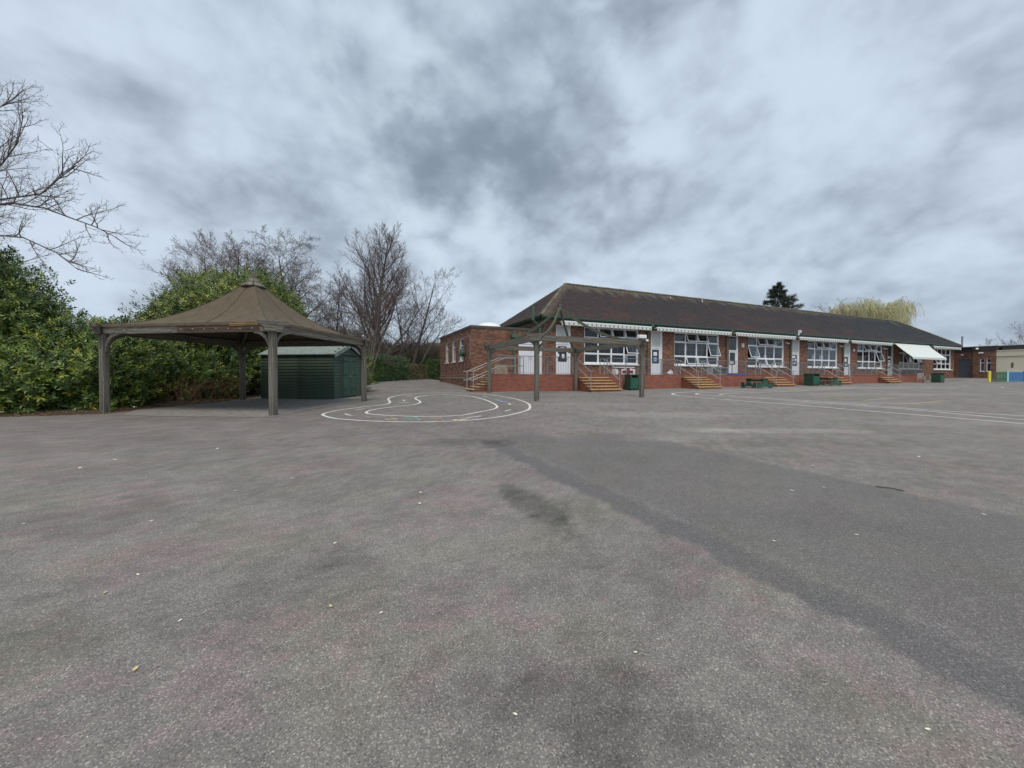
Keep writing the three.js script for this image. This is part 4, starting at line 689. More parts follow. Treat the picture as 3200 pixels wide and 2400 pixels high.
// ------------------------------------------------------------------ shed
{
  const a = gp(-7.58, 16.35);                                       // near corner; the long side runs back to the left
  const L = 3.35, W = 2.35, E = 1.92, R = 2.42, ang = 0.13;
  const s = thing('garden_shed', 'dark green weatherboarded shed with a felt roof behind the canvas pavilion', 'shed', gp(a.x - (Math.cos(ang) * L - Math.sin(ang) * W) / 2, 16.35 + (Math.sin(ang) * L + Math.cos(ang) * W) / 2), -ang);
  const x0 = -L / 2, x1 = L / 2, z0 = -W / 2, z1 = W / 2, n = 15, hB = E / n;
  part('frame', mg([bx(x0 + 0.03, x1 - 0.03, -0.04, E, z0 + 0.03, z1 - 0.03)]), M.shedBoard, s);
  { const g = new THREE.Shape([new THREE.Vector2(z0 + 0.03, 0), new THREE.Vector2(z1 - 0.03, 0), new THREE.Vector2(0, R - E - 0.03)]); const e = new THREE.ExtrudeGeometry(g, { depth: L - 0.06, bevelEnabled: false }); e.rotateY(-Math.PI / 2); e.translate(x1 - 0.03, E, 0); part('frame', uvBox(e), M.shedBoard, s); }
  const board = (w, k) => { const g = bx(-w / 2, w / 2, 0, hB + 0.010, -0.016, 0.016); g.rotateX(-0.20); g.translate(0, 0, 0.022); return g; };
  for (let i = 0; i < n; i++) {
    const fr = part('weatherboard', board(L + 0.01, i), M.shedBoard, s); fr.position.set(0, i * hB - 0.01, z1 + 0.012);
    for (const [c, w] of [[-W / 2 + 0.32, 0.62], [W / 2 - 0.32, 0.62]]) { const sd = part('weatherboard', board(w, i), M.shedBoard, s); sd.rotation.y = Math.PI / 2; sd.position.set(x1 + 0.012, i * hB - 0.01, c); }
  }
  for (let i = 0; i < 4; i++) { const y = E + i * hB, w = W * (1 - (i * hB) / (R - E)) - 0.14; if (w > 0.2) { const sd = part('weatherboard', board(w, i), M.shedBoard, s); sd.rotation.y = Math.PI / 2; sd.position.set(x1 + 0.012, y - 0.01, 0); } }
  for (const z of [z0, z1]) part('corner_trim', rb(x1 - 0.02, x1 + 0.045, -0.03, E, z - 0.03, z + 0.03, 0.006), M.shedDoor, s); part('corner_trim', rb(x0 - 0.03, x0 + 0.03, -0.03, E, z1 - 0.02, z1 + 0.045, 0.006), M.shedDoor, s);
  for (const k of [0, 1]) {
    const d = sub('door', s); const za = k ? 0.004 : -0.52, zb = k ? 0.52 : -0.004; part('door_leaf', rb(x1 + 0.014, x1 + 0.052, 0.06, 1.84, za, zb, 0.006), M.shedDoor, d);
    for (const y of [0.35, 1.0, 1.6]) part('hinge', bx(x1 + 0.052, x1 + 0.058, y, y + 0.04, k ? zb - 0.3 : za, k ? zb : za + 0.3), M.darkMetal, d);
  }
  part('door_cover_strip', rb(x1 + 0.052, x1 + 0.07, 0.06, 1.84, -0.03, 0.03, 0.005), M.shedDoor, s); part('latch', mg([bx(x1 + 0.07, x1 + 0.085, 0.92, 1.0, -0.05, 0.09), bx(x1 + 0.085, x1 + 0.11, 0.93, 0.99, 0.0, 0.04)]), M.galv, s);
  const sl = Math.hypot(W / 2, R - E), an = Math.atan2(R - E, W / 2);
  for (const k of [-1, 1]) { const g = bx(x0 - 0.12, x1 + 0.14, -0.012, 0.022, 0, sl + 0.14); g.rotateX(an); if (k < 0) g.rotateY(Math.PI); g.translate(0, R + 0.012, 0); part('roof_felt', g, M.felt, s); }
  for (const k of [-1, 1]) { const g = bx(-0.012, 0.012, -0.13, 0.0, 0.0, sl + 0.14); g.rotateX(an * 1); if (k < 0) g.applyMatrix4(new THREE.Matrix4().makeScale(1, 1, -1)); g.translate(x1 + 0.125, R, 0); const m = part('bargeboard', k < 0 ? (() => { const q = g; const ix = q.index.array; for (let i = 0; i < ix.length; i += 3) { const t = ix[i]; ix[i] = ix[i + 1]; ix[i + 1] = t; } return q; })() : g, M.felt, s); }
  part('bearer', bx(x0 + 0.05, x1 - 0.05, -0.10, -0.035, z1 - 0.3, z1 - 0.1), M.greyWood, s); part('bearer', bx(x0 + 0.05, x1 - 0.05, -0.10, -0.035, z0 + 0.1, z0 + 0.3), M.greyWood, s);
  shadows(s);
}

// ------------------------------------------------------------------ yard furniture
function bin(pos, turn, label, w = 0.62) {
  const b = thing('litter_bin', label, 'bin', pos, turn, 'green litter bins along the terrace'), h = 0.98, d = w * 0.8;
  part('body', rb(-w / 2, w / 2, 0.04, h - 0.22, -d / 2, d / 2, 0.03), M.binGreen, b); part('foot', bx(-w / 2 + 0.04, w / 2 - 0.04, -0.03, 0.05, -d / 2 + 0.04, d / 2 - 0.04), M.darkMetal, b);
  part('hood', mg([rb(-w / 2 - 0.015, w / 2 + 0.015, h - 0.07, h, -d / 2 - 0.015, d / 2 + 0.015, 0.025), bx(-w / 2, -w / 2 + 0.09, h - 0.22, h - 0.07, -d / 2, d / 2), bx(w / 2 - 0.09, w / 2, h - 0.22, h - 0.07, -d / 2, d / 2)]), M.binGreen, b);
  part('liner', bx(-w / 2 + 0.09, w / 2 - 0.09, h - 0.22, h - 0.19, -d / 2 + 0.03, d / 2 - 0.03), M.darkMetal, b); part('door', rb(-w / 2 + 0.05, w / 2 - 0.05, 0.12, h - 0.30, d / 2, d / 2 + 0.012, 0.005), M.plasticGreen, b); part('lock', bx(w / 2 - 0.12, w / 2 - 0.09, 0.42, 0.5, d / 2 + 0.012, d / 2 + 0.03), M.galv, b);
  shadows(b);
}
const onB = (u, w) => { const p = bpt(u, 0, w); p.y = gh(p.x, p.z); return p; };
bin(onB(-4.15, 3.15), TURN, 'square green litter bin against the terrace wall beside the open timber pavilion', 0.66); bin(onB(-3.42, 3.05), TURN, 'narrow green litter bin against the terrace wall behind a pavilion post', 0.5);
bin(onB(13.9, 3.45), TURN, 'wide green litter bin beside the yellow edged steps near a picnic table', 0.88); bin(onB(33.75, 4.0), TURN, 'green litter bin beyond the wooden bench under the lowered awning', 0.85);
function picnicTable(pos, turn, label) {
  const t = thing('picnic_table', label, 'picnic table', pos, turn, 'green picnic tables'), L = 1.26;
  for (const z of [-L / 2 + 0.05, L / 2 - 0.05]) {
    const s = new THREE.Shape(); s.moveTo(-0.78, 0); s.lineTo(-0.5, 0); s.quadraticCurveTo(-0.42, 0.10, 0, 0.11); s.quadraticCurveTo(0.42, 0.10, 0.5, 0); s.lineTo(0.78, 0); s.lineTo(0.78, 0.38); s.lineTo(0.52, 0.38); s.quadraticCurveTo(0.46, 0.17, 0.30, 0.20); s.quadraticCurveTo(0.20, 0.28, 0.20, 0.48); s.lineTo(0.27, 0.64); s.lineTo(-0.27, 0.64); s.lineTo(-0.20, 0.48); s.quadraticCurveTo(-0.20, 0.28, -0.30, 0.20); s.quadraticCurveTo(-0.46, 0.17, -0.52, 0.38); s.lineTo(-0.78, 0.38); s.closePath();
    const g = new THREE.ExtrudeGeometry(s, { depth: 0.05, bevelEnabled: true, bevelSize: 0.006, bevelThickness: 0.006, bevelSegments: 1, curveSegments: 6 }); g.translate(0, 0, z - 0.025); part('end_panel', g, M.plasticGreen, t);
  }
  for (let i = 0; i < 4; i++) part('top_plank', rb(-0.36 + i * 0.18 + 0.005, -0.36 + (i + 1) * 0.18 - 0.005, 0.647, 0.69, -L / 2 - 0.06, L / 2 + 0.06, 0.01), M.tableTop, t);
  for (const s of [-1, 1]) for (let i = 0; i < 2; i++) { const a = s * (0.52 + i * 0.14), b = s * (0.52 + (i + 1) * 0.14 - 0.01); part('seat_plank', rb(Math.min(a, b), Math.max(a, b), 0.387, 0.42, -L / 2 - 0.06, L / 2 + 0.06, 0.01), M.tableTop, t); }
  part('stretcher', bx(-0.14, 0.14, 0.46, 0.6, -L / 2 + 0.09, L / 2 - 0.09), M.plasticGreen, t);
  shadows(t);
}
{ const a = onGround(2376, 1213), b = onGround(2598, 1205); picnicTable(V(a.x, gh(a.x, a.z - 0.4), a.z - 0.4), TURN, 'green picnic table on the tarmac between two flights of steps'); picnicTable(V(b.x, gh(b.x, b.z - 0.4), b.z - 0.4), TURN, 'farther green picnic table beyond the wide green bin'); }
{ // wooden bench
  const b = thing('wooden_bench', 'weathered slatted wooden bench against the terrace below the lowered awning', 'bench', onB(32.1, 3.6), TURN + 0.12), L = 1.75;
  for (const s of [-1, 1]) { const e = sub('end_frame', b); const x = s * (L / 2 - 0.04); part('leg', rb(x - 0.035, x + 0.035, 0, 0.62, 0.20, 0.27, 0.008), M.teak, e); part('leg', rb(x - 0.035, x + 0.035, 0, 0.95, -0.30, -0.23, 0.008), M.teak, e); part('armrest', rb(x - 0.05, x + 0.05, 0.621, 0.665, -0.225, 0.30, 0.012), M.teak, e); part('rail', bx(x - 0.025, x + 0.025, 0.33, 0.41, -0.23, 0.20), M.teak, e); }
  for (let i = 0; i < 5; i++) part('seat_slat', rb(-L / 2 + 0.01, L / 2 - 0.01, 0.415, 0.44, -0.22 + i * 0.095, -0.22 + i * 0.095 + 0.08, 0.006), M.teak, b);
  part('top_rail', rb(-L / 2 + 0.075, L / 2 - 0.075, 0.86, 0.95, -0.295, -0.235, 0.01), M.teak, b); part('back_rail', rb(-L / 2 + 0.075, L / 2 - 0.075, 0.50, 0.56, -0.29, -0.24, 0.01), M.teak, b);
  for (let i = 0; i < 15; i++) { const x = -L / 2 + 0.15 + i * (L - 0.3) / 14; part('back_slat', bx(x - 0.022, x + 0.022, 0.56, 0.86, -0.275, -0.255), M.teak, b); } shadows(b);
}
// things left on the terrace
{ const s = thing('folded_cushions', 'white and dark red folded cushions piled on the terrace below the first window', 'cushions', bpt(-2.9, 0, 0.9), TURN); const r = rng(9);
  for (let i = 0; i < 7; i++) { const x = (i - 3) * 0.24, h = 0.36 + 0.12 * r(); part('cushion', rb(x - 0.115, x + 0.115, 0, h, -0.22, 0.22, 0.05), i === 1 || i === 4 ? M.darkRed : M.white, s); } part('throw', rb(-0.82, 0.80, 0.47, 0.53, -0.2, 0.24, 0.025), M.white, s); part('throw', rb(-0.3, 0.62, 0.12, 0.30, 0.22, 0.26, 0.015), M.darkRed, s); shadows(s); }
{ const s = thing('storage_cabinet', 'low grey outdoor cabinet on the terrace below the second window', 'cabinet', bpt(6.6, 0, 0.7), TURN); part('carcass', mg([bx(-0.95, 0.95, 0, 0.05, -0.25, 0.25), bx(-0.95, 0.95, 0.55, 0.6, -0.25, 0.25), bx(-0.95, -0.9, 0.05, 0.55, -0.25, 0.25), bx(0.9, 0.95, 0.05, 0.55, -0.25, 0.25), bx(-0.03, 0.03, 0.05, 0.55, -0.25, 0.25), bx(-0.9, 0.9, 0.05, 0.55, -0.25, -0.23)]), M.greyBox, s); part('door', bx(-0.88, -0.05, 0.07, 0.53, 0.2, 0.23), M.fenceOlive, s); part('handle', bx(-0.14, -0.1, 0.25, 0.36, 0.23, 0.26), M.galv, s); shadows(s); }
{ const s = thing('blue_tray', 'shallow blue plastic tray on the terrace beside the grey cabinet', 'tray', bpt(7.9, 0, 1.4), TURN); part('tray_base', bx(-0.8, 0.8, 0, 0.02, -0.3, 0.3), M.blueBox, s); for (const z of [-0.3, 0.28]) part('tray_side', bx(-0.8, 0.8, 0.02, 0.15, z, z + 0.02), M.blueBox, s); for (const x of [-0.8, 0.78]) part('tray_side', bx(x, x + 0.02, 0.02, 0.15, -0.28, 0.28), M.blueBox, s); shadows(s); }
{ const s = thing('white_bag', 'crumpled white bag on the terrace by the second steps', 'bag', bpt(0.35, 0, 1.9), TURN); const g = new THREE.IcosahedronGeometry(0.17, 2), p = g.attributes.position; for (let i = 0; i < p.count; i++) { const k = 1 + 0.3 * n3(p.getX(i) * 9, p.getY(i) * 9, p.getZ(i) * 9); p.setXYZ(i, p.getX(i) * k * 1.2, Math.max(-0.12, p.getY(i) * k), p.getZ(i) * k); } g.computeVertexNormals(); g.translate(0, 0.12, 0); part('sack', g, M.paper, s); part('knot', cyl(0.02, 0.25, 0.36, 0, 0.03, 0.05), M.paper, s); shadows(s); }

// ------------------------------------------------------------------ the far wing, the cream hall and the coloured fence
{
  const o = bpt(52, 0, 0), w = thing('brick_wing', 'low brick wing with a grey door and two slim white windows', 'building', o, TURN - Math.PI / 2);
  // local x runs towards the camera (w), local z faces the yard (-u)
  const top = 3.08, b = -1.2;
  part('wall', mg([bx(-1.9, -0.35, b, top, -6, -0.35), bx(-0.35, 0.72, 2.1, top, -0.65, -0.35), bx(-0.35, 0.72, b, -0.35, -0.65, -0.35), bx(0.72, 1.03, b, top, -6, -0.35), bx(1.03, 1.62, b, top, -6, 0), bx(1.62, 1.98, b, 0.55, -0.3, 0), bx(1.62, 1.98, 2.1, top, -0.3, 0), bx(1.98, 2.14, b, top, -0.3, 0), bx(2.14, 2.48, b, 0.55, -0.3, 0), bx(2.14, 2.48, 2.1, top, -0.3, 0), bx(2.48, 2.9, b, top, -6, 0)]), M.mortar, w);
  brickwork(w, FRONT(0), [[1.03, 1.62, -0.6, top], [1.62, 1.98, -0.6, 0.55], [1.62, 1.98, 2.1, top], [1.98, 2.14, -0.6, top], [2.14, 2.48, -0.6, 0.55], [2.14, 2.48, 2.1, top], [2.48, 2.9, -0.6, top]], BRICK, 0, 71); brickwork(w, FRONT(-0.35), [[-1.9, -0.35, -0.6, top], [-0.35, 0.72, 2.1, top], [0.72, 1.03, -0.6, top]], BRICK, 0, 72);
  const d = sub('door', w); part('door_leaf', bx(-0.33, 0.70, -0.34, 2.08, -0.50, -0.44), M.greyDoor, d); part('handle', bx(0.52, 0.56, 0.6, 0.8, -0.44, -0.40), M.galv, d);
  for (const x of [1.62, 2.14]) { const g = sub('window', w, x, 0, -0.1); part('frame', mg([bx(0, 0.05, 0.55, 2.1, -0.04, 0.04), bx(0.31, 0.36, 0.55, 2.1, -0.04, 0.04), bx(0.05, 0.31, 2.05, 2.1, -0.04, 0.04), bx(0.05, 0.31, 0.55, 0.6, -0.04, 0.04), bx(0.05, 0.31, 1.55, 1.62, -0.04, 0.04)]), M.white, g); part('pane', bx(0.05, 0.31, 0.6, 1.55, -0.005, 0.005), M.glass, g); part('pane', bx(0.05, 0.31, 1.62, 2.05, -0.005, 0.005), M.glass, g); part('sill', bx(-0.04, 0.40, 0.49, 0.545, -0.02, 0.16), M.white, g); part('blind', bx(0.05, 0.31, 0.6, 2.05, -0.09, -0.085), M.room, g); }
  part('fascia', mg([bx(-2.2, 2.95, top, 3.62, -6, -0.2), bx(1.0, 2.95, top, 3.62, -0.2, 0.12)]), M.fascia, w); part('fascia_cap', bx(-2.25, 3.0, 3.62, 3.68, -6.05, 0.16), M.leadRoof, w);
  part('wall_lamp', rb(-0.1, 0.15, 2.62, 2.75, -0.342, -0.2, 0.02), M.white, w); part('wall_lamp', rb(1.5, 1.9, 2.75, 2.9, 0.01, 0.2, 0.03), M.white, w); part('vent', new THREE.SphereGeometry(0.14, 12, 8).translate(1.4, 3.35, 0.2), M.white, w);
  part('flue', mg([cyl(-0.6, 3.6, 5.1, -2.2, 0.09, 0.09, 10), cyl(-0.6, 5.1, 5.2, -2.2, 0.13, 0.11, 10)]), M.galv, w);
  shadows(w);
}
{
  const w = thing('cream_hall', 'cream rendered hall with a flat dark fascia beyond the coloured fence', 'building', bpt(52, 0, 0), TURN - Math.PI / 2);
  part('wall', mg([bx(2.91, 12, -1.2, 2.3, -7, -0.05), bx(2.91, 12, 2.36, 3.0, -7, -0.02)]), M.render, w); part('string_course', bx(2.91, 12, 2.3, 2.36, -0.2, 0.02), M.plinth, w); part('coping', bx(2.905, 12.1, 3.0, 3.08, -7, 0.04), M.render, w);
  part('fascia', bx(3.2, 12, 3.08, 3.62, -7, -0.6), M.fascia, w); part('fascia_cap', bx(3.1, 12, 3.62, 3.68, -7, -0.5), M.leadRoof, w);
  part('wall_sign', bx(4.05, 4.22, 0.95, 1.55, -0.05, -0.03), M.fenceOlive, w); part('shelf', mg([bx(3.7, 5.2, 0.30, 0.36, -0.05, 0.25), bx(3.75, 3.82, -0.3, 0.3, 0.1, 0.2), bx(5.1, 5.17, -0.3, 0.3, 0.1, 0.2)]), M.panel, w);
  const g = new THREE.Shape([new THREE.Vector2(0, 0), new THREE.Vector2(7, 0), new THREE.Vector2(4.5, 1.3), new THREE.Vector2(2.2, 1.3)]); const e = new THREE.ExtrudeGeometry(g, { depth: 8, bevelEnabled: false }); e.translate(4.9, 3.68, -15); part('roof', e, M.leadRoof, w);
  shadows(w);
}
{
  const D = 38.3, x0 = at(3088, D), panels = [['yellow', M.yellowPost, 0.20, 1, 'yellow'], ['dark olive', M.fenceOlive, 0.56, 5], ['green', M.fenceGreen, 0.82, 7], ['pale mint', M.fenceMint, 0.16, 1], ['blue', M.fenceBlue, 1.30, 9], ['purple', M.fencePurple, 0.18, 1], ['red', M.fenceRed, 1.4, 9], ['blue', M.fenceBlue, 0.12, 1]];
  const f = thing('coloured_fence', 'low picket fence in dark olive, green, blue and red panels before the cream hall', 'fence', gp(x0, D), -0.12); let x = 0;
  for (const [nm, m, w, n] of panels) {
    if (n === 1) { part('post', rb(x, x + w, -0.03, 1.08, -0.06, 0.06, 0.01), m, f, nm + ' post'); x += w; continue; }
    const p = sub('panel', f, x); p.userData.label = nm + ' picket panel'; for (let i = 0; i < n; i++) part('picket', rb(w * i / n + 0.022, w * (i + 1) / n - 0.022, 0.03, 1.02 + 0.02 * (i % 2), 0.02, 0.045, 0.006), m, p); for (const y of [0.25, 0.8]) part('rail', bx(0, w, y, y + 0.08, -0.02, 0.019), m, p); x += w;
  }
  shadows(f);
}

// ------------------------------------------------------------------ bare trees
class Sticks {                                                       // tapered sticks gathered into one mesh
  constructor() { this.p = []; this.n = []; this.u = []; this.i = []; }
  add(a, b, ra, rb, k) {
    const d = b.clone().sub(a), L = d.length() || 1e-6; d.multiplyScalar(1 / L);
    const s = Math.abs(d.y) < 0.9 ? V(0, 1, 0).cross(d).normalize() : V(1, 0, 0).cross(d).normalize(), t = d.clone().cross(s), base = this.p.length / 3;
    for (let j = 0; j <= k; j++) { const c = Math.cos(j / k * 6.2832), q = Math.sin(j / k * 6.2832), nx = s.x * c + t.x * q, ny = s.y * c + t.y * q, nz = s.z * c + t.z * q; this.p.push(a.x + nx * ra, a.y + ny * ra, a.z + nz * ra, b.x + nx * rb, b.y + ny * rb, b.z + nz * rb); this.n.push(nx, ny, nz, nx, ny, nz); this.u.push(j / k, a.y, j / k, a.y + L); }
    for (let j = 0; j < k; j++) { const x = base + 2 * j; this.i.push(x, x + 2, x + 1, x + 1, x + 2, x + 3); }
  }
  geo() { const g = new THREE.BufferGeometry(); g.setAttribute('position', new THREE.Float32BufferAttribute(this.p, 3)); g.setAttribute('normal', new THREE.Float32BufferAttribute(this.n, 3)); g.setAttribute('uv', new THREE.Float32BufferAttribute(this.u, 2)); g.setIndex(this.i); return g; }
}
function grow(out, r, p, dir, len, rad, lvl, o) {
  const n = [8, 7, 5, 4, 3][lvl], kids = o.kids[lvl] || 0, wob = (o.wob || [0.06, 0.16, 0.2, 0.24, 0.26])[lvl], up = (o.up || [0.02, 0.06, 0.07, 0.05, 0.04])[lvl], end = lvl === 0 ? (o.tip || 0.12) : 0.22;
  const pts = [p.clone()], dirs = [dir.clone()]; let q = p.clone(), d = dir.clone();
  for (let i = 0; i < n; i++) {
    d = d.clone().add(V((r() - 0.5) * 2 * wob, (r() - 0.5) * 2 * wob + up, (r() - 0.5) * 2 * wob)).normalize(); const e = q.clone().addScaledVector(d, len / n);
    const ra = rad * lerp(1, end, i / n), rb = rad * lerp(1, end, (i + 1) / n); (lvl === 0 ? out.trunk : lvl <= 1 ? out.limbs : out.twigs).add(q, e, ra, rb, lvl === 0 ? 9 : lvl === 1 ? 6 : lvl === 2 ? 4 : 3); q = e; pts.push(q); dirs.push(d);
  }
  for (let k = 0; k < kids; k++) {
    const t0 = (o.from || [0.3, 0.2, 0.2, 0.2])[lvl], t = t0 + (1 - t0) * (k + r() * 0.9) / kids, f = t * n, i = Math.min(n - 1, Math.floor(f)), a = pts[i].clone().lerp(pts[i + 1], f - i), dd = dirs[i + 1];
    const phi = k * 2.4 + r() * 1.2, s = Math.abs(dd.y) < 0.95 ? V(0, 1, 0).cross(dd).normalize() : V(1, 0, 0), tt = dd.clone().cross(s), ang = lerp(...(o.ang || [[0.6, 1.1], [0.5, 1.0], [0.5, 1.0], [0.5, 1.0]])[lvl], r());
    const side = s.multiplyScalar(Math.cos(phi)).addScaledVector(tt, Math.sin(phi)), nd = dd.clone().multiplyScalar(Math.cos(ang)).addScaledVector(side, Math.sin(ang)).normalize();
    const shape = lvl === 0 ? (o.shape ? o.shape(t) : 1.15 - 0.75 * t) : 1.1 - 0.6 * t;
    grow(out, r, a, nd, len * o.ratio[lvl] * shape * (0.75 + 0.5 * r()), Math.max(o.thin || 0.006, rad * lerp(1, end, t) * (lvl === 0 ? 0.42 : 0.55)), lvl + 1, o);
  }
}
function bareTree(name, label, pos, o, group) {
  const t = thing(name, label, 'tree', pos, 0, group), out = { trunk: new Sticks(), limbs: new Sticks(), twigs: new Sticks() }, r = rng(o.seed);
  for (const s of o.stems || [{ x: 0, z: 0, d: [0, 1, 0], h: o.h, r: o.r }]) grow(out, r, V(s.x, -0.15, s.z), V(...s.d).normalize(), s.h, s.r, 0, o);
  for (const b of o.boughs || []) { for (let i = 0; i + 1 < b.pts.length; i++) out.limbs.add(V(...b.pts[i]), V(...b.pts[i + 1]), lerp(b.r, b.r * 0.25, i / (b.pts.length - 1)), lerp(b.r, b.r * 0.25, (i + 1) / (b.pts.length - 1)), 7); const n = b.pts.length - 1; for (let k = 0; k < b.n; k++) { const f = (0.15 + 0.85 * (k + r()) / b.n) * n, i = Math.min(n - 1, Math.floor(f)), a = V(...b.pts[i]).lerp(V(...b.pts[i + 1]), f - i), dd = V(...b.pts[i + 1]).sub(V(...b.pts[i])).normalize(), nd = dd.clone().add(V(r() - 0.5, (r() - 0.35) * 1.1, r() - 0.5).multiplyScalar(1.7)).normalize(); grow(out, r, a, nd, (b.len || 2.2) * (0.6 + 0.7 * r()) * (1.15 - 0.5 * f / n), 0.017, 2, o); } }
  part('trunk', out.trunk.geo(), o.bark || M.bark, t); const crown = sub('crown', t); if (out.limbs.p.length) part('limbs', out.limbs.geo(), o.bark || M.bark, crown); if (out.twigs.p.length) part('twigs', out.twigs.geo(), o.twig || M.twig, crown).userData.kind = 'stuff';
  shadows(t); return t;
}
const broad = { kids: [16, 10, 9, 6], ratio: [0.62, 0.50, 0.48, 0.5], from: [0.22, 0.2, 0.15, 0.15], thin: 0.0078 };
const upright = { kids: [26, 9, 8, 4], ratio: [0.50, 0.48, 0.46, 0.5], from: [0.14, 0.15, 0.15, 0.15], ang: [[0.55, 0.95], [0.4, 0.85], [0.4, 0.9], [0.5, 1.0]], up: [0.02, 0.10, 0.10, 0.06, 0.05], shape: (t) => 1.15 - 0.85 * t, thin: 0.0078 };
// tree whose trunk stands outside the frame, sweeping boughs over the hedge
{
  const X = -20.4, D = 13.2, L = (px, py, d) => { const x = at(px - 38, d) - X, y = (HORIZON - py) * d / FOCAL + CAM_Y - gh(X, -D), z = -(d - D); return [x, y, z]; };
  bareTree('bare_tree', 'leafless tree sweeping bare boughs over the tall laurel hedge', gp(X, D), { ...broad, seed: 5, h: 8.6, r: 0.20, kids: [6, 6, 6, 4], thin: 0.006, boughs: [
    { r: 0.045, n: 25, len: 1.5, pts: [[0, 4.6, 0], L(-300, 760, 13), L(-150, 690, 13), L(0, 650, 12.8), L(90, 640, 12.6), L(190, 655, 12.4), L(270, 685, 12.2), L(345, 712, 12), L(410, 745, 12)] },
    { r: 0.045, n: 25, len: 1.5, pts: [[0, 5.0, 0], L(-300, 720, 13), L(-130, 600, 13.3), L(0, 560, 13.5), L(60, 520, 13.5), L(110, 455, 13.5), L(130, 370, 13.6)] },
    { r: 0.04, n: 21, len: 1.5, pts: [[0, 5.2, 0], L(-260, 700, 13), L(-60, 640, 12.6), L(80, 625, 12.3), L(180, 610, 12.2), L(240, 560, 12.1), L(290, 525, 12)] },
    { r: 0.035, n: 18, len: 1.25, pts: [[0, 6.8, 0], L(-240, 560, 13), L(-110, 440, 13), L(-20, 385, 13), L(60, 345, 13), L(85, 330, 13)] },
    { r: 0.035, n: 20, len: 1.25, pts: [[0, 4.8, 0], L(-240, 760, 13), L(0, 735, 12.6), L(120, 745, 12.3), L(220, 790, 12), L(290, 845, 12)] },
  ] });
}
bareTree('bare_tree', 'wide spreading leafless tree behind the tall laurels', gp(at(700, 30), 30), { ...broad, seed: 12, h: 11.2, r: 0.30, kids: [13, 9, 8, 5], thin: 0.008, twig: M.twigRed, stems: [{ x: 0, z: 0, d: [-0.2, 1, 0], h: 9.6, r: 0.26 }, { x: 0.4, z: 0.1, d: [0.26, 1, 0.1], h: 9.6, r: 0.25 }, { x: 0.2, z: -0.3, d: [0.02, 1, -0.1], h: 10.0, r: 0.24 }] }, 'bare trees beyond the pavilion');
bareTree('bare_tree', 'drooping leafless tree with fine twigs right of the canvas roof peak', gp(at(915, 31), 31), { ...broad, seed: 31, kids: [22, 11, 9, 6], h: 10.0, r: 0.24, up: [0.02, 0.0, -0.02, -0.03, 0], twig: M.twig }, 'bare trees beyond the pavilion');
bareTree('bare_tree', 'slim leafless sapling between the two larger bare trees', gp(at(1055, 33), 33), { ...upright, seed: 8, h: 9.2, r: 0.13, kids: [20, 7, 6, 4], ratio: [0.28, 0.45, 0.45, 0.5] }, 'bare trees beyond the pavilion');
bareTree('bare_tree', 'tall upright leafless tree, the tallest behind the green shed', gp(at(1182, 34), 34), { ...upright, seed: 21, h: 12.3, r: 0.34, twig: M.twigRed, kids: [34, 10, 9, 5] }, 'bare trees beyond the pavilion');
bareTree('bare_tree', 'leafless dark tree leaning out over the clipped hedges near the annexe', gp(at(1280, 37), 37), { ...broad, seed: 44, h: 9.4, r: 0.2, kids: [9, 8, 7, 5], from: [0.25, 0.2, 0.2, 0.2], stems: [{ x: 0, z: 0, d: [0.16, 1, 0], h: 9.8, r: 0.20 }, { x: 0.1, z: 0, d: [0.55, 0.9, 0.05], h: 6.8, r: 0.13 }, { x: -0.2, z: 0, d: [-0.14, 1, 0], h: 9.0, r: 0.14 }] }, 'bare trees beyond the pavilion');
bareTree('bare_tree', 'low leafless thorn tree behind the shed roof', gp(at(1120, 30), 30), { ...broad, seed: 61, h: 6.5, r: 0.12, kids: [14, 8, 7, 4], from: [0.1, 0.15, 0.15, 0.15], stems: [{ x: 0, z: 0, d: [-0.3, 1, 0], h: 6.8, r: 0.1 }, { x: 0.3, z: 0, d: [0.2, 1, 0], h: 7.2, r: 0.1 }, { x: -0.3, z: 0, d: [-0.6, 1, 0.1], h: 6, r: 0.09 }] }, 'bare trees beyond the pavilion');
bareTree('bare_tree', 'bushy leafless tree tangled behind the clipped hedge', gp(at(1225, 38), 38), { ...broad, seed: 66, h: 6.5, r: 0.12, kids: [14, 8, 7, 4], from: [0.1, 0.15, 0.15, 0.15], stems: [{ x: 0, z: 0, d: [-0.3, 1, 0], h: 7.0, r: 0.1 }, { x: 0.3, z: 0, d: [0.3, 1, 0], h: 7.0, r: 0.1 }] }, 'bare trees beyond the pavilion');
{ // many-stemmed trunk at the hedge end, by the shed
  const p = gp(at(1153, 27.5), 27.5), stems = []; const r = rng(3); for (let i = 0; i < 9; i++) stems.push({ x: (r() - 0.5) * 0.3, z: (r() - 0.5) * 0.3, d: [(i - 4) * 0.055, 1, (r() - 0.5) * 0.2], h: 3.8 + 2.4 * r(), r: 0.07 + 0.03 * r() });
  bareTree('coppiced_tree', 'pale many-stemmed coppiced trunk at the end of the clipped hedge', p, { ...upright, seed: 17, kids: [8, 6, 4, 2], ratio: [0.25, 0.4, 0.4, 0.4], from: [0.5, 0.2, 0.2, 0.2], stems, bark: M.barkPale });
}
for (const [px, D, h, sd, lb] of [[3190, 92, 11, 91, 'tall bare tree behind the cream hall roof'], [3080, 110, 8.5, 93, 'faint bare tree far behind the brick wing'], [2592, 76, 12.4, 95, 'brown leafless tree behind the school roof left of the willow']]) bareTree('bare_tree', lb, gp(at(px, D), D), { ...broad, seed: sd, h, r: 0.22, kids: [14, 8, 6, 3], twig: M.twigRed, thin: 0.015 }, 'bare trees behind the roofs');

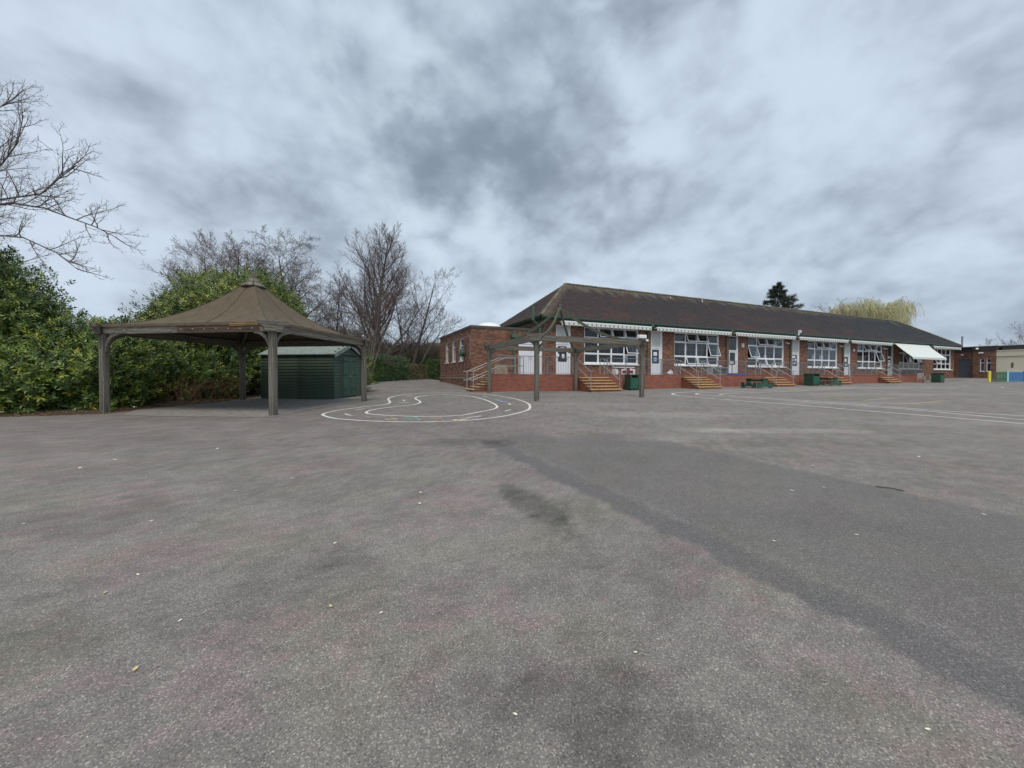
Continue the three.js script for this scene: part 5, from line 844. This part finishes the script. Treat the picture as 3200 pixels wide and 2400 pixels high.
// ------------------------------------------------------------------ leafy shrubs and hedges
function leafGeo(L, W) { const g = geoFrom([0, 0, 0, W * 0.5, -W * 0.16, L * 0.4, 0, 0.0, L * 0.45, -W * 0.5, -W * 0.16, L * 0.4, 0, -L * 0.12, L], [0, 2, 1, 0, 3, 2, 1, 2, 4, 3, 4, 2]); return g; }
function sprigGeo(n, L, W, axis, seed, open = 0.95) {                 // leaves spiralling round a shoot that points along y
  const r = rng(seed), a = []; for (let i = 0; i < n; i++) { const g = leafGeo(L * (0.8 + 0.4 * r()), W), t = i / (n - 1); g.rotateX(-lerp(0.2, open, t) + 0.25 * (r() - 0.5)); g.rotateZ((r() - 0.5) * 0.5); g.rotateY(i * 2.4 + r() * 0.5); g.translate(0, axis * t, 0); a.push(g); } return mergeGeometries(a);
}
const sprigs = [sprigGeo(8, 0.135, 0.052, 0.16, 1), sprigGeo(7, 0.12, 0.05, 0.14, 2)], hedgeSprig = sprigGeo(7, 0.085, 0.032, 0.1, 4), oneLeaf = leafGeo(0.125, 0.048);
const _q = new THREE.Quaternion(), _m = new THREE.Matrix4(), _c = new THREE.Color();
function foliage(parent, list, geo, mat, colour, seed, name = 'foliage') {
  const r = rng(seed), im = new THREE.InstancedMesh(geo, mat, list.length);
  list.forEach(([p, d, s], i) => { _q.setFromUnitVectors(V(0, 1, 0), d).multiply(new THREE.Quaternion().setFromAxisAngle(V(0, 1, 0), r() * 6.28)); _m.compose(p, _q, V(s, s, s)); im.setMatrixAt(i, _m); colour(p, r, _c); im.setColorAt(i, _c); });
  im.name = name; im.userData = { kind: 'stuff' }; im.castShadow = im.receiveShadow = true; parent.add(im); return im;
}
const laurelColour = (p, r, c) => { const y = 0.5 + 0.5 * n3(p.x * 0.8, p.y * 0.8, p.z * 0.8), k = r(), b = 0.75 + 0.5 * r(); if (k < 0.07) c.setRGB(0.32 * b, 0.34 * b, 0.045 * b); else if (k < 0.15 + 0.50 * y) c.setRGB(0.160 * b, 0.228 * b, 0.034 * b); else c.setRGB(0.062 * b, 0.110 * b, 0.022 * b); };
const lightLaurel = (p, r, c) => { const k = r(), b = 0.75 + 0.5 * r(); if (k < 0.14) c.setRGB(0.34 * b, 0.35 * b, 0.07 * b); else if (k < 0.6) c.setRGB(0.165 * b, 0.215 * b, 0.043 * b); else c.setRGB(0.085 * b, 0.135 * b, 0.03 * b); };
function shrub(label, blobs, base, seed, colour, per = 85, singles = 0, group = 'laurels behind the pavilion') {
  const t = thing('laurel_shrub', label, 'shrub', base, 0, group), r = rng(seed), list = [], core = [], inner = new Sticks();
  for (const [x, D, y, rx, ry, rz] of blobs) {
    const c = V(x - base.x, y - base.y, -D - base.z), area = 4 * Math.PI * ((rx * ry) ** 1.6 / 3 + (rx * rz) ** 1.6 / 3 + (ry * rz) ** 1.6 / 3) ** (1 / 1.6), n = Math.round(area * per * 1.25);
    for (let i = 0; i < n; i++) {
      const a = r() * 6.2832, cy = r() * 2 - 1, sy = Math.sqrt(1 - cy * cy), d = V(sy * Math.cos(a), cy, sy * Math.sin(a)), lump = 1 + 0.24 * n3(d.x * 2.2 + seed, d.y * 2.2, d.z * 2.2 + x) + 0.20 * n3(d.x * 5.5, d.y * 5.5 + seed, d.z * 5.5) + (d.y > 0.2 ? 0.5 * Math.max(0, n3(d.x * 11 + seed, d.y * 11, d.z * 11) - 0.35) : 0), k = lump * (r() < 0.78 ? 0.90 + 0.13 * r() : 0.62 + 0.28 * r());
      const p = V(c.x + d.x * rx * k, c.y + d.y * ry * k, c.z + d.z * rz * k); if (p.y + base.y < gh(p.x + base.x, p.z + base.z) + 0.08) continue;
      if (blobs.some(([X, E, Y, A, B, Q]) => ((p.x + base.x - X) / A) ** 2 + ((p.y + base.y - Y) / B) ** 2 + ((-p.z - base.z - E) / Q) ** 2 < 0.36)) continue;
      list.push([p, d.clone().add(V((r() - 0.5) * 1.3, 0.35 + (r() - 0.5) * 1.1, (r() - 0.5) * 1.3)).normalize(), 0.62 + 0.52 * r()]);
    }
    const g = new THREE.IcosahedronGeometry(1, 3), P = g.attributes.position; for (let i = 0; i < P.count; i++) { const d = V(P.getX(i), P.getY(i), P.getZ(i)), k = 0.66 + 0.12 * n3(d.x * 3, d.y * 3, d.z * 3 + seed); P.setXYZ(i, c.x + d.x * rx * k, Math.max(0.02, c.y + d.y * ry * k), c.z + d.z * rz * k); } g.deleteAttribute('uv'); g.computeVertexNormals(); core.push(g);
    for (let i = 0; i < 14; i++) { const a = r() * 6.28; inner.add(V(c.x + (r() - 0.5) * rx * 0.6, -0.1, c.z + (r() - 0.5) * rz * 0.6), V(c.x + Math.cos(a) * rx * 0.85, c.y + (r() * 0.9) * ry, c.z + Math.sin(a) * rz * 0.85), 0.035, 0.008, 5); }
  }
  part('stems', inner.geo(), M.bark, t); part('inner_growth', mergeGeometries(core), M.leafMass, t);
  const cam = V(0, CAM_Y, 0); if (singles) {
    const near = list.map((e, i) => [e[0].clone().add(base).distanceTo(cam) + (i % 7) * 0.35, i]).sort((a, b) => a[0] - b[0]).slice(0, singles), lm = [std({ color: rgb(0.115, 0.175, 0.03), roughness: 0.42, side: THREE.DoubleSide }), std({ color: rgb(0.07, 0.12, 0.028), roughness: 0.42, side: THREE.DoubleSide }), std({ color: rgb(0.22, 0.25, 0.035), roughness: 0.42, side: THREE.DoubleSide })];
    for (const [, i] of near) { const [p, d] = list[i], m = part('leaf', oneLeaf, lm[i % 5 === 0 ? 2 : i % 2], t); m.position.copy(p).addScaledVector(d, 0.08); m.quaternion.setFromUnitVectors(V(0, 0, 1), d.clone().add(V(0, -0.5, 0.2)).normalize()); }
  }
  foliage(t, list, sprigs[seed % 2], M.leaf, colour, seed + 1); shadows(t); return t;
}
const B0 = (x, D) => gp(x, D, 0.02);
shrub('tall dark laurel under the bare boughs at the end of the hedge', [[-18.2, 12.0, 1.6, 2.6, 2.2, 2.0], [-16.9, 11.2, 0.7, 1.6, 1.1, 1.2], [-17.0, 12.2, 3.6, 1.7, 1.6, 1.5], [-17.6, 12.4, 4.7, 0.9, 0.75, 0.9], [-16.2, 12.1, 2.7, 1.4, 1.4, 1.2]], B0(-17.5, 12.3), 101, laurelColour, 95, 150, 'laurels along the hedge');
shrub('broad bright green laurel hedge beside the left pavilion post', [[-15.2, 11.35, 0.8, 1.9, 1.25, 1.35], [-13.8, 12.35, 1.0, 1.7, 1.45, 1.35], [-15.4, 12.9, 2.0, 1.6, 1.25, 1.2], [-13.8, 13.6, 1.9, 1.1, 1.15, 1.1]], B0(-14.6, 12.4), 102, laurelColour, 100, 300, 'laurels along the hedge');
shrub('pale tipped laurel rising behind the pavilion left edge beam', [[-14.7, 16.2, 2.0, 1.5, 1.9, 1.5], [-13.9, 17.0, 3.6, 1.4, 1.2, 1.3], [-13.2, 17.2, 4.1, 1.1, 1.0, 1.1]], B0(-14.7, 16.2), 103, lightLaurel, 85);
shrub('large rounded laurel mass behind the canvas roof', [[-16.2, 20.5, 3.0, 2.1, 2.6, 2.0], [-15.6, 20.2, 5.1, 1.7, 1.4, 1.7], [-17.0, 20.0, 4.4, 1.1, 1.0, 1.2]], B0(-16.2, 20.4), 104, lightLaurel, 75);
shrub('bright topped laurel showing beside the roof finial', [[-13.6, 20.6, 3.3, 2.0, 2.8, 1.9], [-13.5, 20.4, 5.6, 1.3, 1.15, 1.3], [-12.3, 20.8, 4.9, 0.9, 0.9, 0.9]], B0(-13.5, 20.6), 105, lightLaurel, 75);
shrub('dark shaded laurel behind the pavilion floor', [[-13.5, 15.0, 1.1, 1.2, 1.4, 1.4], [-13.4, 17.6, 1.2, 1.2, 1.5, 1.5], [-13.0, 16.2, 0.9, 1.0, 1.1, 1.2]], B0(-13.3, 16.3), 106, laurelColour, 90);
shrub('dark low laurel between the back pavilion post and the shed', [[-12.6, 19.2, 1.2, 1.2, 1.4, 1.0], [-10.8, 20.2, 1.3, 1.6, 1.5, 0.9], [-9.0, 20.6, 1.5, 1.3, 1.5, 0.9]], B0(-11.2, 19.9), 107, laurelColour, 80);
function hedge(label, a, b, h, w, seed, colour, cat = 'hedge') {       // a clipped hedge between two ground points
  const d = b.clone().sub(a); d.y = 0; const L = d.length(), mid = a.clone().lerp(b, 0.5), turn = Math.atan2(-d.z, d.x), g0 = V(mid.x, gh(mid.x, mid.z), mid.z);
  const t = thing('clipped_hedge', label, cat, g0, turn, 'clipped hedges near the annexe'), r = rng(seed), list = [];
  for (let i = 0; i < L * (h * 2 + w) * 95; i++) {
    const f = r() * (2 * h + w), x = (r() - 0.5) * L; let p, n; const j = 0.09 * n3(x * 1.3, f * 1.3, seed) + (r() - 0.5) * 0.12;
    if (f < h) { p = V(x, f, w / 2 + j); n = V(0, 0.2, 1); } else if (f < h + w) { p = V(x, h + j, f - h - w / 2); n = V(0, 1, 0.1); } else { p = r() < 0.3 ? V((r() < 0.5 ? -1 : 1) * (L / 2 + j), f - h - w, (r() - 0.5) * w) : V(x, f - h - w, -w / 2 - j); n = V(Math.sign(p.x) * 0.6, 0.2, -0.4); }
    list.push([p, n.add(V((r() - 0.5) * 1.4, (r() - 0.5) * 1.2, (r() - 0.5) * 1.4)).normalize(), 0.8 + 0.6 * r()]);
  }
  part('inner_growth', rb(-L / 2 + 0.12, L / 2 - 0.12, -0.05, h - 0.1, -w / 2 + 0.1, w / 2 - 0.1, 0.1), M.leafMass, t); foliage(t, list, hedgeSprig, M.leaf, colour, seed + 1); shadows(t);
}
const hedgeColour = (p, r, c) => { const b = 0.7 + 0.6 * r(); r() < 0.25 ? c.setRGB(0.11 * b, 0.185 * b, 0.045 * b) : c.setRGB(0.048 * b, 0.110 * b, 0.032 * b); };
const oliveColour = (p, r, c) => { const b = 0.7 + 0.6 * r(), k = r(); k < 0.35 ? c.setRGB(0.20 * b, 0.15 * b, 0.06 * b) : k < 0.7 ? c.setRGB(0.12 * b, 0.13 * b, 0.05 * b) : c.setRGB(0.17 * b, 0.11 * b, 0.07 * b); };
hedge('clipped green hedge beside the many-stemmed trunk', gp(at(1170, 30), 30), gp(at(1258, 35), 35), 1.95, 1.1, 201, hedgeColour);
hedge('straggly olive and brown shrub between the two clipped hedges', gp(at(1262, 35.5), 35.5), gp(at(1322, 38), 38), 1.35, 1.0, 202, oliveColour, 'shrub');
hedge('clipped dark green hedge ending behind the annexe wall', gp(at(1322, 38.5), 38.5), gp(at(1400, 41), 41), 2.0, 1.1, 203, hedgeColour);
{ // undergrowth far behind, one tangled mass
  const r = rng(301), list = [], g = new Sticks(); for (let i = 0; i < 9; i++) { const a = r() * 6.28; g.add(V(0, 0, 0), V(Math.cos(a) * 0.28, 0.35 + 0.5 * r(), Math.sin(a) * 0.28), 0.012, 0.005, 3); }
  for (let i = 0; i < 5200; i++) { const px = 820 + 640 * r(), D = 40 + 10 * r(), x = at(px, D), y = gh(x, -D) + (r() ** 1.4) * (px < 1130 ? 5.0 : 3.4); list.push([V(x, y, -D), V((r() - 0.5) * 0.8, 1, (r() - 0.5) * 0.8).normalize(), 0.8 + 1.0 * r()]); }
  const im = foliage(scene, list, g.geo(), M.leafMatt, (p, q, c) => { const b = 0.7 + 0.6 * q(); q() < 0.4 ? c.setRGB(0.16 * b, 0.15 * b, 0.07 * b) : c.setRGB(0.15 * b, 0.115 * b, 0.085 * b); }, 302, 'undergrowth'); im.userData = { kind: 'stuff', label: 'tangled brown and olive undergrowth behind the clipped hedges', category: 'undergrowth' };
}
{ // dead bramble stems in front of the dark laurel
  const r = rng(55), spots = [[-12.4, 14.3], [-12.3, 15.4], [-12.1, 16.3]]; spots.forEach(([x, D], k) => { const t = thing('dead_bramble', ['reddish dead bramble stems under the canvas pavilion edge', 'tangled dead bramble below the dark laurel', 'dry brown bramble near the back pavilion post'][k], 'bramble', gp(x, D, 0.05), 0, 'dead brambles at the hedge foot'), g = new Sticks();
    for (let i = 0; i < 85; i++) { let p = V((r() - 0.5) * 0.9, 0, (r() - 0.5) * 0.9), d = V((r() - 0.5) * 0.9, 1, (r() - 0.5) * 0.9).normalize(); for (let j = 0; j < 5; j++) { d.add(V((r() - 0.5) * 0.6, -0.12 * j, (r() - 0.5) * 0.6)).normalize(); const e = p.clone().addScaledVector(d, 0.17 + 0.1 * r()); g.add(p, e, 0.006, 0.004, 3); p = e; } } part('stems', g.geo(), M.deadTwig, t).userData.kind = 'stuff'; shadows(t); });
}
{ // low black railing behind the pavilion
  const a = gp(-13.0, 18.3), r = thing('metal_railing', 'low black metal railing half hidden behind the back pavilion post', 'railing', gp(-12.4, 18.0), -0.2); part('top_rail', bx(-0.9, 1.3, 1.02, 1.06, -0.02, 0.02), M.darkMetal, r); part('bottom_rail', bx(-0.9, 1.3, 0.12, 0.15, -0.015, 0.015), M.darkMetal, r); for (let i = 0; i <= 20; i++) part('bar', bx(-0.9 + i * 0.11 - 0.008, -0.9 + i * 0.11 + 0.008, -0.02, 1.02, -0.008, 0.008), M.darkMetal, r); shadows(r);
}
{ // litter of dry leaves along the foot of the hedge
  const r = rng(71), list = []; const f = [[-100, 1310], [0, 1302], [150, 1299], [330, 1292], [422, 1281], [560, 1268], [702, 1255], [757, 1247]].map(([x, y]) => onGround(x, y));
  for (let i = 0; i < 2600; i++) { const k = r() * (f.length - 1), j = Math.floor(k), p = f[j].clone().lerp(f[j + 1], k - j), o = (r() - 0.25) * 0.9 * (0.3 + r()); p.x -= o * 0.75; p.z -= o * 0.6; p.y = gh(p.x, p.z) + 0.014 + (o > 0 ? Math.min(0.1, o * 0.13) : 0); list.push([p, V((r() - 0.5) * 0.5, 1, (r() - 0.5) * 0.5).normalize(), 0.35 + 0.5 * r()]); }
  const lg = leafGeo(0.11, 0.05); const im = foliage(scene, list, lg, M.leafMatt, (p, q, c) => { const b = 0.6 + 0.7 * q(), k = q(); k < 0.2 ? c.setRGB(0.30 * b, 0.22 * b, 0.08 * b) : c.setRGB(0.16 * b, 0.095 * b, 0.05 * b); }, 72, 'leaf_litter'); im.userData = { kind: 'stuff', label: 'dry brown leaf litter along the foot of the hedge', category: 'leaf litter' };
}
// ------------------------------------------------------------------ trees behind the school
{
  const D = 62, t = thing('conifer_tree', 'dark pointed conifer rising behind the school roof', 'tree', gp(at(2427, D), D)), s = new Sticks(), list = [], r = rng(401), H = 14.7; s.add(V(0, -0.2, 0), V(0, H, 0), 0.3, 0.03, 8);
  for (let y = 5; y < H - 0.2; y += 0.27) for (let k = 0; k < 6; k++) { const a = r() * 6.28, L = (0.35 + (H - y) * 0.72) * (0.45 + 0.85 * r()) * Math.min(1, 0.35 + (H - y) * 0.5), e = V(Math.cos(a) * L, y - 0.12 * L + 0.55 * r(), Math.sin(a) * L); s.add(V(0, y, 0), e, 0.03, 0.008, 3); for (let q = 0.25; q < 1.05; q += 0.16) list.push([V(0, y, 0).lerp(e, q).add(V((r() - 0.5) * 0.25, (r() - 0.5) * 0.2, (r() - 0.5) * 0.25)), V(Math.cos(a), 0.5 * r(), Math.sin(a)).normalize(), 0.9 + 0.8 * r()]); }
  part('trunk', s.geo(), M.bark, t); const g = new Sticks(); for (let i = 0; i < 16; i++) { const a = i * 2.4; g.add(V(0, i * 0.02, 0), V(Math.cos(a) * 0.22, 0.12 + i * 0.02, Math.sin(a) * 0.22), 0.022, 0.01, 3); } foliage(t, list, g.geo(), M.leafMatt, (p, q, c) => { const b = 0.7 + 0.6 * q(); c.setRGB(0.045 * b, 0.055 * b, 0.038 * b); }, 402); shadows(t);
}
{
  const D = 72, t = thing('weeping_willow', 'yellow green weeping willow spreading behind the school roof', 'tree', gp(at(2702, D), D)), s = new Sticks(), list = [], r = rng(411); s.add(V(0, -0.2, 0), V(0.3, 5, 0), 0.6, 0.45, 9);
  for (let i = 0; i < 24; i++) { const a = i * 2.4, R = 7.0 * Math.sqrt((i + 1) / 24) * (Math.cos(a) < -0.2 ? 0.95 : 1.0), top = 14.5 - (R / 7.4) ** 2 * 2.4 - 2.0 * r() - (Math.cos(a) * R > 5 ? 1.2 : 0); const m = V(Math.cos(a) * R * 0.45, 5 + (top - 5) * 0.75, Math.sin(a) * R * 0.45), e = V(Math.cos(a) * R, top, Math.sin(a) * R); s.add(V(0.3, 5, 0), m, 0.18, 0.1, 5); s.add(m, e, 0.1, 0.03, 5);
    for (let k = 0; k < 40; k++) { const q = 0.25 + 0.8 * r(), b = q < 1 ? m.clone().lerp(e, q) : e.clone(); b.x += (r() - 0.5) * 2.1; b.z += (r() - 0.5) * 2.1; b.y += (r() - 0.35) * 0.9; list.push([b, V((r() - 0.5) * 0.35 + 0.14, -1, (r() - 0.5) * 0.35).normalize(), 0.7 + 0.7 * r()]); } }
  part('trunk', s.geo(), M.barkPale, t); const g = new Sticks(), r2 = rng(5); for (let k = 0; k < 5; k++) { let p = V((r2() - 0.5) * 0.3, -0.3, (r2() - 0.5) * 0.3), o = r2() * 6.28; for (let j = 0; j < 8; j++) { const e = V(p.x + Math.cos(o) * 0.10 * (1 - j * 0.1), p.y + 0.10 + j * 0.05, p.z + Math.sin(o) * 0.10 * (1 - j * 0.1)); g.add(p, e, 0.014, 0.012, 3); for (const q of [-1, 1]) g.add(e, V(e.x + q * 0.07, e.y + 0.07, e.z + q * 0.05), 0.016, 0.004, 3); p = e; } }
  foliage(t, list, g.geo(), M.leafMatt, (p, q, c) => { const b = 0.75 + 0.5 * q(); p.x < -4.5 && q() < 0.5 ? c.setRGB(0.34 * b, 0.27 * b, 0.19 * b) : q() < 0.6 ? c.setRGB(0.66 * b, 0.62 * b, 0.36 * b) : c.setRGB(0.55 * b, 0.55 * b, 0.35 * b); }, 412); shadows(t);
}
// ------------------------------------------------------------------ a house and a lamp post beyond the hedges
{
  const D = 58, h = thing('house', 'distant house with a dark hipped roof beyond the hedge and annexe', 'house', gp(at(1385, D), D), 0.2); part('wall', bx(-4.5, 4.5, -0.3, 3.4, -4, 4), M.render, h); const rp = [], P = [[-5, 3.4, 4.5], [5, 3.4, 4.5], [5, 3.4, -4.5], [-5, 3.4, -4.5], [-2.2, 5.35, 0], [2.2, 5.35, 0]]; for (const t of [[0, 1, 5], [0, 5, 4], [1, 2, 5], [2, 3, 4], [2, 4, 5], [3, 0, 4], [0, 3, 2], [0, 2, 1]]) for (const i of t) rp.push(...P[i]); part('roof', geoFrom(rp), M.coping, h);
  for (const x of [-2.8, 0.4]) { const w = sub('window', h, x, 0, 4); part('frame', mg([bx(0, 1.4, 1.2, 1.3, 0.004, 0.08), bx(0, 1.4, 2.4, 2.5, 0.004, 0.08), bx(0, 0.1, 1.3, 2.4, 0.004, 0.08), bx(1.3, 1.4, 1.3, 2.4, 0.004, 0.08), bx(0.65, 0.75, 1.3, 2.4, 0.004, 0.08)]), M.white, w); part('pane', bx(0.1, 1.3, 1.3, 2.4, 0.01, 0.03), M.greyDoor, w); } shadows(h);
  const E = 48, l = thing('lamp_post', 'thin pale lamp post beyond the hedge beside the annexe', 'lamp post', gp(at(1369, E), E)); part('pole', cyl(0, -0.1, 5.2, 0, 0.07, 0.05, 8), M.galvPale, l); part('lamp_head', rb(-0.12, 0.5, 5.15, 5.27, -0.1, 0.1, 0.03), M.galvPale, l); shadows(l);
}
// ------------------------------------------------------------------ small things on the tarmac
{
  const r = rng(88), spot = (px, py, s, m, name, label, i) => { const p = onGround(px, py), g = new THREE.CircleGeometry(s, 7), P = g.attributes.position; for (let k = 0; k < P.count; k++) { const x = P.getX(k), y = P.getY(k); P.setXYZ(k, x * (1 + 0.3 * r()), y * (0.6 + 0.2 * r()), 0.12 * s * Math.sin(x / s * 2) + 0.25 * s * (x * x + y * y) / (s * s)); } g.rotateX(-Math.PI / 2); g.rotateY(r() * 6.28); g.computeVertexNormals(); const o = solo(name, g, m, label, 'leaf', 'fallen leaves on the tarmac'); o.position.set(p.x, p.y + 0.006, p.z); };
  const A = [[87, 543], [338, 297], [762, 969], [1441, 628], [643, 530], [1258, 343], [1010, 398], [1815, 405], [935, 213], [580, 766], [1640, 935], [1811, 453], [490, 262]].map(([x, y]) => [x * 0.7233, 1250 + y * 0.7233]), B = [[15, 1457], [1826, 1525], [1141, 687], [2051, 570], [1216, 466], [1355, 452], [1765, 317], [540, 1180], [1500, 660], [1305, 358]].map(([x, y]) => [1600 + x * 0.7233, 1200 + y * 0.7233]);
  for (const [x, y] of [...A, ...B]) { const D = 1.25 / ((y - HORIZON) / FOCAL + 0.018); spot(x, y, clamp(0.0042 * D, 0.007, 0.03), M.petal, 'fallen_petal', 'small pale petal lying on the tarmac'); }
  for (const [x, y] of [[316, 1862], [1027, 1905], [407, 2107]]) spot(x, y, 0.011, M.deadLeaf, 'fallen_leaf', 'narrow yellowed leaf lying on the tarmac');
  { const a = onGround(2742, 1524, 0.008), b = onGround(2790, 1530, 0.012), c = onGround(2830, 1538, 0.008); solo('fallen_twig', polyTube([a, b, c], 0.006, 5), M.bark, 'thin dark twig lying on the tarmac', 'twig'); }
  { const a = onGround(420, 1278, 0.05), g = new THREE.IcosahedronGeometry(0.05, 2), P = g.attributes.position; for (let i = 0; i < P.count; i++) { const k = 1 + 0.3 * n3(P.getX(i) * 30, P.getY(i) * 30, 3); P.setXYZ(i, P.getX(i) * k, P.getY(i) * k * 0.7, P.getZ(i) * k); } g.computeVertexNormals(); const o = solo('white_ball', g, M.paper, 'crumpled white litter at the foot of the hedge', 'litter'); o.position.copy(a).y += 0.01; }
  { const g = []; const a = onGround(505, 1271); for (let i = 0; i < 4; i++) { const p = V(-0.35 + i * 0.2, 0.05 + 0.02 * (i % 2), 0.05 * (i % 2)); g.push(rod(p, p.clone().add(V(0.24, 0.02, 0.03)), 0.018, 5)); } const o = solo('pale_branch', mg(g), M.barkPale, 'pale broken branch lying along the hedge foot', 'branch'); o.position.copy(a); o.position.y += 0.0; }
}
const renderer = new THREE.WebGLRenderer({ antialias: true });
renderer.toneMapping = THREE.LinearToneMapping; renderer.toneMappingExposure = EXPOSURE; renderer.shadowMap.enabled = true;
renderer.setSize(1024, 768);
renderer.render(scene, camera);
